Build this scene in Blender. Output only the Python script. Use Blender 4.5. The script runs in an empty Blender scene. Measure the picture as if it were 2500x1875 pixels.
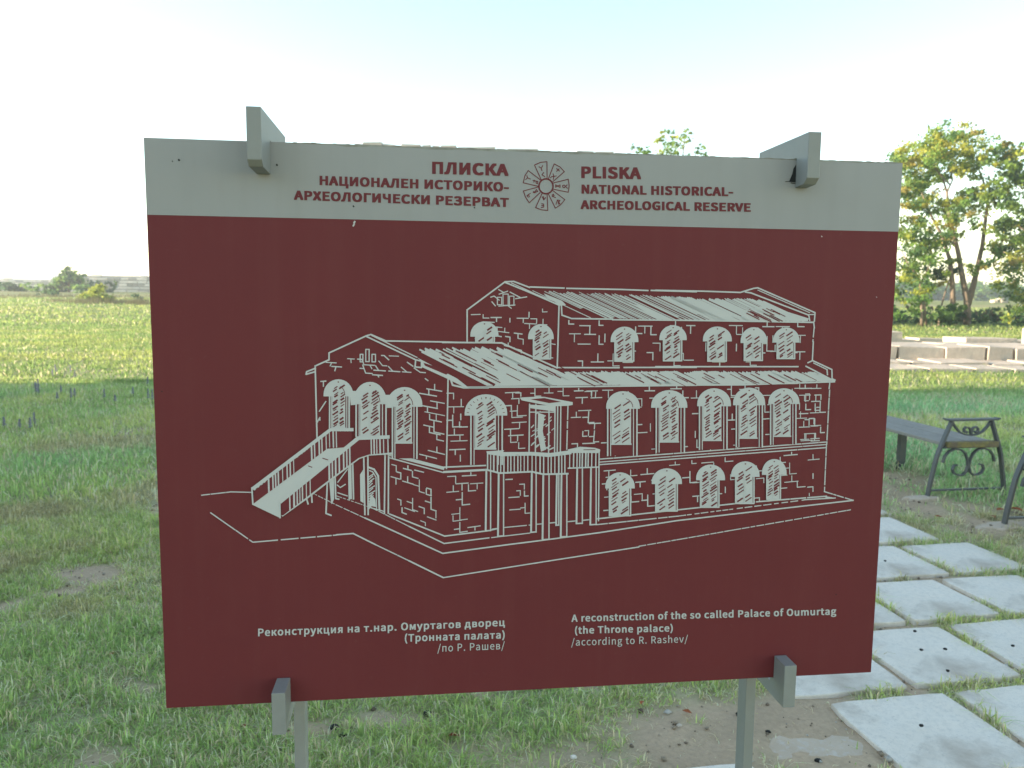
import bpy, math, random
import numpy as np
from math import sin, cos, tan, pi, atan, radians, sqrt
from mathutils import Vector, Matrix

sc = bpy.context.scene
# ------------------------------------------------------------------ camera
PITCH = atan(217.5 / 1900.0); ROLL = 0.0108; CAM_Z = 1.55
Fv = Vector((0, cos(PITCH), -sin(PITCH))); R0 = Vector((1, 0, 0)); U0 = R0.cross(Fv)
Rv = R0 * cos(ROLL) + U0 * sin(ROLL); Uv = U0 * cos(ROLL) - R0 * sin(ROLL)
cd = bpy.data.cameras.new('camera'); cam = bpy.data.objects.new('camera', cd); sc.collection.objects.link(cam)
m3 = Matrix((Rv, Uv, -Fv)).transposed(); cam.matrix_world = Matrix.Translation((0, 0, CAM_Z)) @ m3.to_4x4()
cd.sensor_width = 36; cd.lens = 1900 / 2500 * 36; cd.clip_start = 0.05; cd.clip_end = 6000
cd.dof.use_dof = True; cd.dof.focus_distance = 1.5; cd.dof.aperture_fstop = 8
sc.camera = cam
# ------------------------------------------------------------------ light
SUN_EL = radians(11.0)
SUN_DIR = Vector((-cos(SUN_EL) * cos(0.02), -cos(SUN_EL) * sin(0.02), sin(SUN_EL)))   # towards the sun
w = bpy.data.worlds.new('World'); sc.world = w; w.use_nodes = True
nt = w.node_tree; bg = nt.nodes['Background']
sky = nt.nodes.new('ShaderNodeTexSky'); sky.sky_type = 'NISHITA'; sky.sun_disc = False
sky.sun_elevation = SUN_EL; sky.sun_rotation = math.atan2(SUN_DIR.x, SUN_DIR.y)
sky.air_density = 1.0; sky.dust_density = 0.0; sky.ozone_density = 1.2; sky.altitude = 100
tint = nt.nodes.new('ShaderNodeMix'); tint.data_type = 'RGBA'; tint.blend_type = 'MULTIPLY'; tint.inputs[0].default_value = 1
tint.inputs[7].default_value = (1.05, .98, .87, 1)     # camera white balance of the morning sky
nt.links.new(sky.outputs[0], tint.inputs[6]); nt.links.new(tint.outputs[2], bg.inputs[0]); bg.inputs[1].default_value = 0.15
sd = bpy.data.lights.new('sun', 'SUN'); sun = bpy.data.objects.new('sun', sd); sc.collection.objects.link(sun)
sd.energy = 5.0; sd.angle = radians(0.5); sd.color = (1.0, 0.84, 0.62)
sun.rotation_euler = SUN_DIR.to_track_quat('Z', 'Y').to_euler(); sun.location = (-30, 0, 20)
vs = sc.view_settings; vs.view_transform = 'Standard'; vs.look = 'None'; vs.gamma = 1; vs.use_curve_mapping = False
vs.exposure = 1.9
sc.cycles.max_bounces = 6; sc.cycles.diffuse_bounces = 3; sc.cycles.transparent_max_bounces = 8

# ------------------------------------------------------------------ helpers
rnd = random.Random(7); rg = np.random.default_rng(5)

def put(o, parent=None, **props):
    sc.collection.objects.link(o)
    if parent is not None: o.parent = parent
    for k, v in props.items(): o[k] = v
    return o

def empty(name, loc, rz=0, **props):
    o = bpy.data.objects.new(name, None); o.location = loc; o.rotation_euler = (0, 0, rz); o.empty_display_size = .2
    return put(o, None, **props)

class MB:
    def __init__(s): s.v = []; s.f = []; s.m = []
    def add(s, vs_, fs, mi=0):
        b = len(s.v); s.v += [tuple(p) for p in vs_]; s.f += [tuple(i + b for i in f) for f in fs]; s.m += [mi] * len(fs)
    def box(s, a, b, mi=0, rot=None, jit=0, r=None):
        x0, y0, z0 = a; x1, y1, z1 = b; r = r or rnd
        P = [(x0, y0, z0), (x1, y0, z0), (x1, y1, z0), (x0, y1, z0), (x0, y0, z1), (x1, y0, z1), (x1, y1, z1), (x0, y1, z1)]
        if jit: P = [tuple(c + r.uniform(-jit, jit) for c in p) for p in P]
        if rot: P = [rot(p) for p in P]
        s.add(P, [(0, 3, 2, 1), (4, 5, 6, 7), (0, 1, 5, 4), (1, 2, 6, 5), (2, 3, 7, 6), (3, 0, 4, 7)], mi)
    def tube(s, pts, radii, n=7, mi=0, flat=None):
        pts = [Vector(p) for p in pts]; rings = []; up = Vector((0.13, 0.31, 0.94))
        for i, p in enumerate(pts):
            d = (pts[min(i + 1, len(pts) - 1)] - pts[max(i - 1, 0)]).normalized()
            a = d.cross(up)
            if a.length < .05: a = d.cross(Vector((1, 0, 0)))
            a.normalize(); b = a.cross(d)
            r = radii[i] if hasattr(radii, '__len__') else radii
            rings.append([p + a * (r * cos(2 * pi * k / n)) + b * (r * sin(2 * pi * k / n)) for k in range(n)])
        V = [q for rr in rings for q in rr]; Fc = []
        for i in range(len(pts) - 1):
            for k in range(n): Fc.append((i * n + k, i * n + (k + 1) % n, (i + 1) * n + (k + 1) % n, (i + 1) * n + k))
        Fc.append(tuple(reversed(range(n)))); Fc.append(tuple(range((len(pts) - 1) * n, len(pts) * n)))
        s.add(V, Fc, mi)
    def strip(s, pts, half_w, half_t, mi=0):
        """flat iron bar following pts in the local xz plane; width along y"""
        pts = [Vector(p) for p in pts]; V = []
        for i, p in enumerate(pts):
            d = (pts[min(i + 1, len(pts) - 1)] - pts[max(i - 1, 0)]); d.y = 0; d.normalize()
            nrm = Vector((-d.z, 0, d.x)); y = Vector((0, 1, 0))
            V += [p + nrm * half_t - y * half_w, p + nrm * half_t + y * half_w, p - nrm * half_t + y * half_w, p - nrm * half_t - y * half_w]
        Fc = []
        for i in range(len(pts) - 1):
            for k in range(4): Fc.append((i * 4 + k, i * 4 + (k + 1) % 4, i * 4 + 4 + (k + 1) % 4, i * 4 + 4 + k))
        Fc += [(3, 2, 1, 0), tuple((len(pts) - 1) * 4 + k for k in range(4))]
        s.add(V, Fc, mi)
    def build(s, name, mats, parent=None, smooth=False, bevel=0, loc=None, rz=None, **props):
        me = bpy.data.meshes.new(name); me.from_pydata(s.v, [], s.f); 
        mats = mats if isinstance(mats, (list, tuple)) else [mats]
        for mm in mats: me.materials.append(mm)
        if len(mats) > 1: me.polygons.foreach_set('material_index', s.m)
        if smooth: me.polygons.foreach_set('use_smooth', [True] * len(s.f))
        me.update(); o = bpy.data.objects.new(name, me)
        if bevel:
            bv = o.modifiers.new('edge', 'BEVEL'); bv.width = bevel; bv.segments = 2; bv.limit_method = 'ANGLE'
        if loc is not None: o.location = loc
        if rz is not None: o.rotation_euler = (0, 0, rz)
        return put(o, parent, **props)

def tri_mesh(name, V, T, mat, colors=None, parent=None, **props):
    """V (n,3) float, T (m,k) int faces of equal size, colors (n,3)"""
    me = bpy.data.meshes.new(name); k = T.shape[1]
    me.vertices.add(len(V)); me.vertices.foreach_set('co', np.ascontiguousarray(V, dtype=np.float32).ravel())
    me.loops.add(T.size); me.loops.foreach_set('vertex_index', np.ascontiguousarray(T, dtype=np.int32).ravel())
    me.polygons.add(len(T)); me.polygons.foreach_set('loop_start', np.arange(0, T.size, k, dtype=np.int32))
    me.update(calc_edges=True)
    if colors is not None:
        ca = me.color_attributes.new('tint', 'FLOAT_COLOR', 'POINT')
        ca.data.foreach_set('color', np.concatenate([colors, np.ones((len(colors), 1))], 1).astype(np.float32).ravel())
    me.materials.append(mat); o = bpy.data.objects.new(name, me)
    return put(o, parent, **props)

def mat(name, col, rough=.8, spec=.3, noise=None, bump=None, attr=None, trans=0, metal=0, stain=None, coords='Object'):
    m = bpy.data.materials.new(name); m.use_nodes = True; n = m.node_tree; N = n.nodes; L = n.links
    p = N['Principled BSDF']; p.inputs['Roughness'].default_value = rough; p.inputs['Specular IOR Level'].default_value = spec
    p.inputs['Metallic'].default_value = metal
    tc = N.new('ShaderNodeTexCoord'); src = tc.outputs[coords]
    if attr:
        a = N.new('ShaderNodeVertexColor'); a.layer_name = attr; c = a.outputs[0]
    else:
        r = N.new('ShaderNodeRGB'); r.outputs[0].default_value = (*col, 1); c = r.outputs[0]
    for sp in ([noise] if isinstance(noise, tuple) else (noise or [])):
        scale, amt, c2 = sp[:3]; lo, hi = sp[3:5] if len(sp) > 4 else (.35, .65)
        t = N.new('ShaderNodeTexNoise'); t.inputs['Scale'].default_value = scale; t.inputs['Detail'].default_value = 6; t.inputs['Roughness'].default_value = .62
        if len(sp) > 5:
            mp = N.new('ShaderNodeMapping'); mp.inputs['Scale'].default_value = sp[5]; L.new(src, mp.inputs[0]); L.new(mp.outputs[0], t.inputs['Vector'])
        else: L.new(src, t.inputs['Vector'])
        mr = N.new('ShaderNodeMapRange'); mr.inputs[1].default_value = lo; mr.inputs[2].default_value = hi; mr.inputs[4].default_value = amt
        L.new(t.outputs[0], mr.inputs[0])
        mx = N.new('ShaderNodeMix'); mx.data_type = 'RGBA'; L.new(mr.outputs[0], mx.inputs[0]); L.new(c, mx.inputs[6])
        mx.inputs[7].default_value = (*c2, 1); c = mx.outputs[2]
    L.new(c, p.inputs['Base Color'])
    if bump:
        last = None
        for scale, st, dist in ([bump] if isinstance(bump, tuple) else bump):
            t = N.new('ShaderNodeTexNoise'); t.inputs['Scale'].default_value = scale; t.inputs['Detail'].default_value = 8; L.new(src, t.inputs['Vector'])
            b = N.new('ShaderNodeBump'); b.inputs['Strength'].default_value = st; b.inputs['Distance'].default_value = dist; L.new(t.outputs[0], b.inputs['Height'])
            if last: L.new(last, b.inputs['Normal'])
            last = b.outputs[0]
        L.new(last, p.inputs['Normal'])
    if trans:
        tr = N.new('ShaderNodeBsdfTranslucent'); L.new(c, tr.inputs[0]); ms = N.new('ShaderNodeMixShader'); ms.inputs[0].default_value = trans
        L.new(p.outputs[0], ms.inputs[1]); L.new(tr.outputs[0], ms.inputs[2]); L.new(ms.outputs[0], N['Material Output'].inputs[0])
    return m

def fbm(x, y, s, seed=0, octv=3):
    """smooth value noise on numpy arrays, 0..1"""
    out = 0; amp = 1; tot = 0
    for o in range(octv):
        X = x * s; Y = y * s; xi = np.floor(X).astype(np.int64); yi = np.floor(Y).astype(np.int64); fx = X - xi; fy = Y - yi
        fx = fx * fx * (3 - 2 * fx); fy = fy * fy * (3 - 2 * fy)
        def h(a, b):
            n = (a * 374761393 + b * 668265263 + (seed + o * 17) * 1442695041) & 0xffffffff
            n = ((n ^ (n >> 13)) * 1274126177) & 0xffffffff
            return ((n ^ (n >> 16)) & 0xffff) / 65535.0
        v = (h(xi, yi) * (1 - fx) + h(xi + 1, yi) * fx) * (1 - fy) + (h(xi, yi + 1) * (1 - fx) + h(xi + 1, yi + 1) * fx) * fy
        out = out + v * amp; tot += amp; amp *= .5; s *= 2.1
    return out / tot

# palette of materials
M = {}
M['red'] = mat('sign_red', (.158, .030, .032), .5, .15, noise=[(2.2, .35, (.130, .028, .030)), (11, .15, (.19, .05, .048), .5, .75), (1, .22, (.20, .06, .055), .5, .8, (26, 1, 1.1)), (70, .12, (.22, .10, .09), .62, .7)], bump=(60, .05, .001))
M['redprint'] = mat('sign_red_ink', (.155, .026, .030), .55, .25)
M['head'] = mat('sign_grey_header', (.335, .32, .305), .5, .3, noise=[(5, .35, (.30, .285, .27)), (1.8, .3, (.34, .325, .29)), (1, .3, (.25, .24, .21), .5, .85, (22, 1, 2.0))])
M['white'] = mat('sign_pale_ink', (.56, .54, .51), .6, .2, noise=(9, .25, (.52, .50, .47)))
M['plywood'] = mat('weathered_board_edge', (.30, .28, .22), .9, .1, noise=[(40, .8, (.12, .10, .07)), (9, .7, (.42, .42, .38))], bump=(90, .6, .002))
M['metal'] = mat('grey_painted_metal', (.265, .26, .235), .5, .4, noise=[(14, .3, (.22, .215, .195)), (60, .2, (.32, .31, .29)), (9, .5, (.15, .13, .10), .62, .7)], bump=(120, .05, .0005))
M['dark'] = mat('dark_grime', (.03, .03, .028), .95, .1)
M['slab'] = mat('concrete_paving', (.84, .73, .61), .9, .15, noise=[(1.6, .7, (.66, .58, .49)), (8, .35, (.80, .74, .66)), (45, .45, (.58, .52, .45), .45, .7), (140, .5, (.45, .40, .35), .58, .66), (2.3, .7, (.43, .34, .26), .52, .66)], bump=[(30, .25, .004), (160, .3, .0015)], coords='Object')
M['concrete'] = mat('rough_concrete', (.58, .46, .35), .95, .1, noise=[(5, .9, (.50, .38, .27)), (40, .6, (.62, .56, .50), .5, .7)], bump=[(25, .5, .01), (120, .4, .003)])
M['stone'] = mat('pale_ashlar', (.60, .49, .39), .92, .1, noise=[(1.4, .6, (.46, .36, .28)), (9, .5, (.68, .58, .48)), (40, .35, (.28, .25, .2))], bump=[(6, .5, .03), (50, .4, .006)])
M['oldstone'] = mat('weathered_fort_stone', (.40, .37, .34), .95, .1, noise=[(.6, .6, (.30, .28, .26)), (4, .5, (.50, .47, .43))], bump=(8, .5, .03))
M['fortstone'] = mat('pale_fort_stone', (.74, .68, .61), .95, .1, noise=[(.35, .6, (.58, .53, .48)), (2, .5, (.74, .69, .64))], bump=(8, .5, .03))
M['iron'] = mat('dark_wrought_iron', (.065, .072, .078), .5, .5, noise=[(30, .4, (.11, .10, .09))], bump=(90, .1, .001))
M['wood'] = mat('weathered_grey_wood', (.29, .26, .225), .85, .15, noise=[(6, .5, (.19, .17, .15)), (30, .4, (.38, .35, .31))], bump=(70, .35, .002))
M['lichen'] = mat('lichen_wood', (.20, .15, .10), .9, .1, noise=[(14, .9, (.27, .22, .08), .46, .56), (25, .5, (.10, .09, .08))], bump=(60, .4, .003))
M['bark'] = mat('tree_bark', (.23, .175, .13), .95, .1, noise=[(3, .6, (.14, .11, .09)), (14, .4, (.31, .24, .18))], bump=(12, .7, .03))
M['leaf'] = mat('foliage', (1, 1, 1), .6, .3, attr='tint', trans=.55)
M['grass'] = mat('grass_blades', (1, 1, 1), .55, .3, attr='tint', trans=.55)
M['ground'] = mat('ground_soil_turf', (1, 1, 1), .95, .1, attr='tint', noise=[(45, .3, (.26, .19, .13)), (7, .2, (.30, .24, .15))], bump=[(35, .6, .02), (150, .5, .006)])
M['hill'] = mat('far_hills', (.10, .13, .10), 1, 0, noise=(.01, .5, (.07, .10, .07)))
M['orange'] = mat('dry_leaf', (.36, .11, .04), .8, .2, noise=(30, .5, (.22, .07, .03)))
M['darkred'] = mat('red_dry_leaf', (.22, .03, .02), .8, .2, noise=(30, .5, (.12, .03, .02)))
M['blackdot'] = mat('black_pellet', (.03, .028, .025), .8, .2)
M['purple'] = mat('purple_flower', (.30, .28, .38), .8, .1, trans=.3)
M['stem'] = mat('flower_stem', (.10, .13, .05), .8, .1)

# ------------------------------------------------------------------ ground
TH = .19; E1 = (cos(TH), sin(TH)); E2 = (-sin(TH), cos(TH))          # directions of the paving grid
def ab(x, y): return x * E1[0] + y * E1[1], x * E2[0] + y * E2[1]
def xy(a, b): return a * E1[0] + b * E2[0], a * E1[1] + b * E2[1]

SLABS = []   # a0, a1, b0, b1 in the paving grid
rows = [(1.53, 2.02, [(1.75, 2.24), (2.29, 2.78)]),
        (2.05, 2.53, [(1.73, 2.22), (2.27, 2.76), (2.81, 3.3)]),
        (2.60, 3.09, [(1.63, 2.13), (2.17, 2.66), (2.71, 3.20), (3.25, 3.74)]),
        (3.155, 3.63, [(1.53, 2.02), (2.06, 2.55), (2.59, 3.07), (3.125, 3.61), (3.66, 4.15)]),
        (3.70, 4.19, [(1.66, 2.16), (2.21, 2.70), (2.75, 3.245), (3.30, 3.78)]),
        (4.265, 4.77, [(1.52, 2.02), (2.06, 2.56), (2.60, 3.10), (3.15, 3.645)]),
        (4.83, 5.32, [(1.68, 2.17), (2.22, 2.70), (2.75, 3.23), (3.26, 3.72)]),
        (5.38, 5.86, [(1.55, 2.05), (2.1, 2.6), (2.64, 3.13)]),
        (5.92, 6.40, [(1.6, 2.1), (2.15, 2.64), (2.7, 3.18)]),
        (6.46, 6.95, [(1.5, 2.0), (2.05, 2.55), (2.6, 3.1)]),
        (7.02, 7.5, [(1.6, 2.1), (2.15, 2.65)])]
for b0, b1, cs in rows:
    for a0, a1 in cs: SLABS.append((a0, a1, b0, b1))
SLABS += [(.45, 1.25, 1.78, 2.235), (.46, .86, 2.865, 3.3)]

def slab_mask(x, y, grow=0.0):
    a, b = ab(x, y); m = np.zeros(x.shape, bool)
    for a0, a1, b0, b1 in SLABS: m |= (a > a0 - grow) & (a < a1 + grow) & (b > b0 - grow) & (b < b1 + grow)
    return m

def terrain(x, y):
    t = np.clip((y - 25) / 85, 0, 1); t = t * t * (3 - 2 * t)
    h = 1.3 * t + (fbm(x, y, .05, 3) - .5) * .35 * np.clip((y - 16) / 40, 0, 1)
    return h + (fbm(x, y, 1.1, 9) - .5) * .03
def tz(x, y): return float(terrain(np.array([x * 1.0]), np.array([y * 1.0]))[0])

def blob(x, y, cx, cy, rx, ry): return np.clip(1.25 - ((x - cx) / rx) ** 2 - ((y - cy) / ry) ** 2, 0, 1)
def cover(x, y):
    """how much grass grows, 0 bare .. 1 full"""
    n = fbm(x, y, 1.7, 21, 4); c = np.clip((n - .19) * 7, 0, 1)
    n2 = fbm(x, y, 5.5, 33, 3)
    def bare(cx, cy, rx, ry, k=1.0):
        return np.clip(1 - k * blob(x, y, cx, cy, rx, ry) * np.clip((n2 - .22) * 3.2, 0, 1), 0, 1)
    for q in [(.80, 2.55, .55, .36, 1.1), (.22, 2.46, .2, .12, .7), (1.15, 2.62, .30, .35, 1.6), (-.72, 2.62, .13, .06, 1.0), (-.42, 2.68, .18, .08, .7),
              (3.25, 5.55, .55, .55, 1.0), (3.2, 6.6, .5, .45, .95), (3.6, 5.0, .9, .5, .8), (3.05, 6.0, .35, .4, .8),
              (-2.35, 5.9, .5, .35, .55), (-1.6, 3.6, .3, .12, .4), (-2.3, 4.2, .35, .2, .3), (-2.9, 6.6, .4, .3, .5), (-1.45, 2.9, .12, .06, 1.0)]:
        c = c * bare(*q)
    c = np.where(slab_mask(x, y, .05), c * np.clip((n2 - .36) * 6, 0, 1), c)
    return np.clip(c + np.clip((y - 7) / 4, 0, 1) * .6, 0, 1)

def make_ground():
    def axis(lo, hi, step, far, grow):
        a = list(np.arange(lo, hi + 1e-6, step)); s = step; p = a[-1]
        while p < far: s *= grow; p += s; a.append(p)
        return a
    ys = axis(1.0, 9.0, .05, 4200, 1.06); neg = []; s = .05; p = 1.0
    while p > -60: s *= 1.25; p -= s; neg.append(p)
    ys = np.array(neg[::-1] + ys)
    xr = axis(0, 4.2, .05, 3000, 1.08); xs = np.array([-v for v in xr[:0:-1]] + xr)
    X, Y = np.meshgrid(xs, ys); x = X.ravel(); y = Y.ravel()
    z = terrain(x, y); near = (y < 12) & (abs(x) < 8)
    c = cover(x, y)
    z += np.where(near & ~slab_mask(x, y, .06), (fbm(x, y, 9, 4, 3) - .5) * .028, 0)
    z -= np.where(slab_mask(x, y, .0), .010, 0)
    soil = np.stack([.56 + 0 * x, .405 + 0 * x, .27 + 0 * x], 1) * (.75 + .5 * fbm(x, y, 3.3, 8, 4))[:, None]
    turf = np.stack([.40 + 0 * x, .40 + 0 * x, .21 + 0 * x], 1) * (.7 + .6 * fbm(x, y, 2.3, 5, 4))[:, None]
    g = fbm(x, y, .12, 12, 4)[:, None]
    mead = np.array([.235, .27, .085]) * g + np.array([.19, .235, .075]) * (1 - g)
    straw = np.array([.36, .31, .16])
    k = np.clip((fbm(x, y * 3, .045, 40, 4) - .50) * 4, 0, 1) * np.clip((y - 40) / 40, 0, 1)
    mead = mead * (1 - .7 * k[:, None]) + straw * (.7 * k[:, None])
    col = soil * (1 - c[:, None]) + turf * c[:, None]
    f = np.clip((y - 12) / 14, 0, 1)[:, None]; col = col * (1 - f) + mead * f
    nx = len(xs); idx = np.arange(len(x)).reshape(len(ys), nx)
    Q = np.stack([idx[:-1, :-1], idx[:-1, 1:], idx[1:, 1:], idx[1:, :-1]], -1).reshape(-1, 4)
    o = tri_mesh('ground', np.stack([x, y, z], 1), Q, M['ground'], col, kind='structure')
    o.data.polygons.foreach_set('use_smooth', [True] * len(o.data.polygons))
make_ground()

def blades(name, n, region, hgt, wid, lean=.6, label=None, seed=1, extra=None, litter=False):
    r = np.random.default_rng(seed)
    y0, y1 = region; u = r.random(n); y = np.sqrt(y0 ** 2 + u * (y1 ** 2 - y0 ** 2)); x = (r.random(n) * 2 - 1) * (y * .78 + .5)
    if extra is not None: x, y = extra(r, n)
    # clump: move blades towards tuft centres
    cell = hgt * 1.1; cx = (np.floor(x / cell) + .5) * cell; cy = (np.floor(y / cell) + .5) * cell
    hx = fbm(cx * 37.7, cy * 37.7, 1, 2, 1) - .5; hy = fbm(cx * 31.1, cy * 53.3, 1, 6, 1) - .5
    cx = cx + hx * cell * .8; cy = cy + hy * cell * .8; k = r.random(n) * .55; x = x * (1 - k) + cx * k; y = y * (1 - k) + cy * k
    c = cover(x, y); keep = (r.random(n) < ((1 - .75 * c) if litter else c ** 1.3 + .015)) & ~slab_mask(x, y, -.008)
    x, y, c, cx, cy = x[keep], y[keep], c[keep], cx[keep], cy[keep]; n = len(x); z = terrain(x, y) - .008
    tuft = fbm(cx * 11.3, cy * 17.9, 1, 5, 1)
    h = hgt * (.35 + .95 * r.random(n)) * (.6 + .8 * fbm(x, y, 1.3, 14, 3)) * (.55 + .5 * c) * (.6 + .8 * tuft)
    az = r.random(n) * 2 * pi; out = np.arctan2(y - cy, x - cx); az = np.where(r.random(n) < .6, out + r.normal(0, .6, n), az)
    ln = np.abs(r.normal(0, lean, n)) * h; dx = np.cos(az) * ln; dy = np.sin(az) * ln
    fa = r.random(n) * 2 * pi; wx = np.cos(fa) * wid * .5 * (.6 + .8 * r.random(n)); wy = np.sin(fa) * wid * .5
    V = np.empty((n, 5, 3)); V[:, 0] = np.stack([x - wx, y - wy, z], 1); V[:, 1] = np.stack([x + wx, y + wy, z], 1)
    V[:, 2] = np.stack([x - wx * .8 + dx * .35, y - wy * .8 + dy * .35, z + h * .6], 1); V[:, 3] = np.stack([x + wx * .8 + dx * .35, y + wy * .8 + dy * .35, z + h * .6], 1)
    V[:, 4] = np.stack([x + dx, y + dy, z + h * np.maximum(.15, 1.0 - .3 * ln / h)], 1)
    b = np.arange(n)[:, None] * 5; T = np.concatenate([b + [0, 1, 3], b + [0, 3, 2], b + [2, 3, 4]], 1).reshape(-1, 3)
    lush = np.array([.37, .50, .17]); yel = np.array([.56, .60, .21]); dry = np.array([.74, .62, .40]); teal = np.array([.31, .53, .25])
    p = np.clip((fbm(x, y, .9, 60, 3) - .3) * 2.2 + r.normal(0, .22, n), 0, 1)[:, None]
    col = lush * (1 - p) + yel * p
    q = np.clip((fbm(x, y, .35, 71, 3) - .42) * 5, 0, 1)[:, None] * np.clip((y - 4) / 4, 0, 1)[:, None] * np.clip((14 - y) / 3, 0, 1)[:, None]; col = col * (1 - q) + teal * q
    far = np.clip((y - 12.2) / 1.5, 0, 1)[:, None]
    g_ = np.clip((fbm(x, y * 2.2, .33, 81, 4) - .38) * 4, 0, 1)[:, None]; mead = np.array([.24, .34, .11]) * (1 - g_) + np.array([.38, .43, .13]) * g_; col = col * (1 - far) + mead * far
    q2 = np.clip((fbm(x, y, 1.15, 55, 4) - .50) * 5, 0, .75)[:, None] * ((y < 8.2) & (y > 3.4))[:, None]; col = col * (1 - q2) + np.array([.50, .40, .23]) * q2
    d = (r.random(n) < (.93 if litter else 0) + .24 + .28 * (1 - c) + .35 * np.clip((fbm(x, y, .7, 90, 4) - .52) * 5, 0, 1)); d &= (y < 12.6) | (r.random(n) < .25); col[d] = dry
    col = np.minimum(col * np.where(y < 12.8, .8 + .65 * r.random(n), .85 + .35 * r.random(n))[:, None], .8)
    return tri_mesh(name, V.reshape(-1, 3), T, M['grass'], np.repeat(col, 5, 0), label=label, category='grass', kind='stuff')
blades('lawn_grass', 330000, (1.9, 5.5), .055, .0048, 1.1, 'short uneven grass around the paving and below the sign', 1)
blades('dry_litter', 60000, (1.9, 8.0), .022, .0035, 2.2, 'short dry straw and bits of dead grass strewn on bare soil', 7, litter=True)
blades('lawn_grass', 230000, (5.5, 13.3), .080, .010, .9, 'green shaded grass between the sign and the sunlit meadow', 2)
blades('meadow_grass', 190000, (12.9, 34.0), .085, .02, 1.2, 'sunlit yellow green meadow grass beyond the shadow', 3)
blades('meadow_grass', 80000, (33.0, 75.0), .14, .06, 1.2, 'far sunlit meadow grass towards the bushes and walls', 4)

# ------------------------------------------------------------------ paving slabs
pav = empty('stone_paving', (2.2, 3.5, 0), label='path of square pale concrete slabs with grass in the joints, right of the sign', category='paving')
r9 = random.Random(99)
for a0, a1, b0, b1 in SLABS:
    mb = MB(); ca, cb = (a0 + a1) / 2, (b0 + b1) / 2; tiltx, tilty, dz = r9.uniform(-.008, .008), r9.uniform(-.008, .008), r9.uniform(-.004, .006)
    loop = []; K = 7
    for e in range(4):
        for k in range(K):
            t = k / K; j = r9.uniform(-.0035, .0035)
            if k == 0: j = .004
            p = [(a0 + (a1 - a0) * t, b0 + j), (a1 - j, b0 + (b1 - b0) * t), (a1 - (a1 - a0) * t, b1 - j), (a0 + j, b1 - (b1 - b0) * t)][e]
            if k == 0: p = (p[0] + (ca - p[0]) * .014, p[1] + (cb - p[1]) * .014)
            loop.append(p)
    n = len(loop); zt = .016 + dz * .5; zf = lambda a, b: zt + (a - ca) * tiltx + (b - cb) * tilty
    top = [(*xy(ca + (a - ca) * .992, cb + (b - cb) * .992), zf(a, b)) for a, b in loop]; mid = [(*xy(a, b), zf(a, b) - .004) for a, b in loop]; bot = [(*xy(a, b), -.04) for a, b in loop]
    cx_, cy_ = xy(ca, cb)
    V = [(q[0] - cx_, q[1] - cy_, q[2]) for q in top + mid + bot]
    mb.add(V, [tuple(range(n))] + [(n + i, n + (i + 1) % n, (i + 1) % n, i) for i in range(n)] + [(2 * n + i, 2 * n + (i + 1) % n, n + (i + 1) % n, n + i) for i in range(n)])
    o = mb.build('slab', M['slab'], pav, loc=(cx_ - 2.2, cy_ - 3.5, 0))

def flat_patch(name, cx, cy, rx, ry, z, mt, seed, **props):
    r = random.Random(seed); n = 22; mb = MB(); rim = []; inn = []
    for k in range(n):
        a = 2 * pi * k / n; q = 1 + r.uniform(-.16, .16); rim.append((rx * q * cos(a), ry * q * sin(a), -.015)); inn.append((rx * q * .85 * cos(a), ry * q * .85 * sin(a), z + r.uniform(-.003, .003)))
    mb.add(rim + inn + [(0, 0, z + .004)], [(i, (i + 1) % n, n + (i + 1) % n, n + i) for i in range(n)] + [(n + i, n + (i + 1) % n, 2 * n) for i in range(n)])
    return mb.build(name, mt, None, smooth=False, loc=(cx, cy, 0), rz=TH, **props)
flat_patch('concrete_patch', 1.08, 2.50, .22, .17, .002, M['concrete'], 3, label='rough spilled concrete patch on the soil right of the right sign post', category='concrete patch')
flat_patch('bench_footing', 3.42, 5.20, .27, .10, .02, M['concrete'], 5, label='pale concrete footing under the leg of the bench cut by the right picture edge', category='footing')
flat_patch('bench_footing', 3.20, 5.93, .16, .07, .018, M['concrete'], 6, label='small concrete footing under the left foot of the fully visible bench end', category='footing')

# ------------------------------------------------------------------ the sign
YAW, LEAN, BW, BH = 0.12173, -0.0067, 1.4, 1.03315; BT = .012
BX = Vector((cos(YAW), sin(YAW), 0)); N0 = Vector((sin(YAW), -cos(YAW), 0)); BZ = Vector((0, 0, 1)) * cos(LEAN) + N0 * sin(LEAN); BN = BX.cross(BZ)
BC = Vector((0.05739, 1.45856, 1.29535)); TL = BC - BX * BW / 2 + BZ * BH / 2
sign = empty('information_sign', (BC.x, BC.y, 0), YAW, label='red and grey information board on two metal posts with a drawing of a palace', category='information sign')
BMAT = Matrix.Translation(TL) @ Matrix((BX, -BN, BZ)).transposed().to_4x4()    # local: x right, y back, z up, origin at the top left of the front
SINV = Matrix.Translation((BC.x, BC.y, 0)) @ Matrix.Rotation(YAW, 4, 'Z'); SINV = SINV.inverted()
def place_on_board(o):
    o.matrix_local = SINV @ BMAT
mb = MB()
HD = .1303
mb.add([(0, 0, 0), (BW, 0, 0), (BW, 0, -BH), (0, 0, -BH), (0, BT, 0), (BW, BT, 0), (BW, BT, -BH), (0, BT, -BH)],
       [(3, 2, 1, 0), (4, 5, 6, 7), (1, 2, 6, 5), (0, 4, 7, 3), (2, 3, 7, 6), (0, 1, 5, 4)])
mb.m = [0, 1, 1, 1, 1, 1]; board = mb.build('board', [M['red'], M['white']], sign); place_on_board(board)
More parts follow.
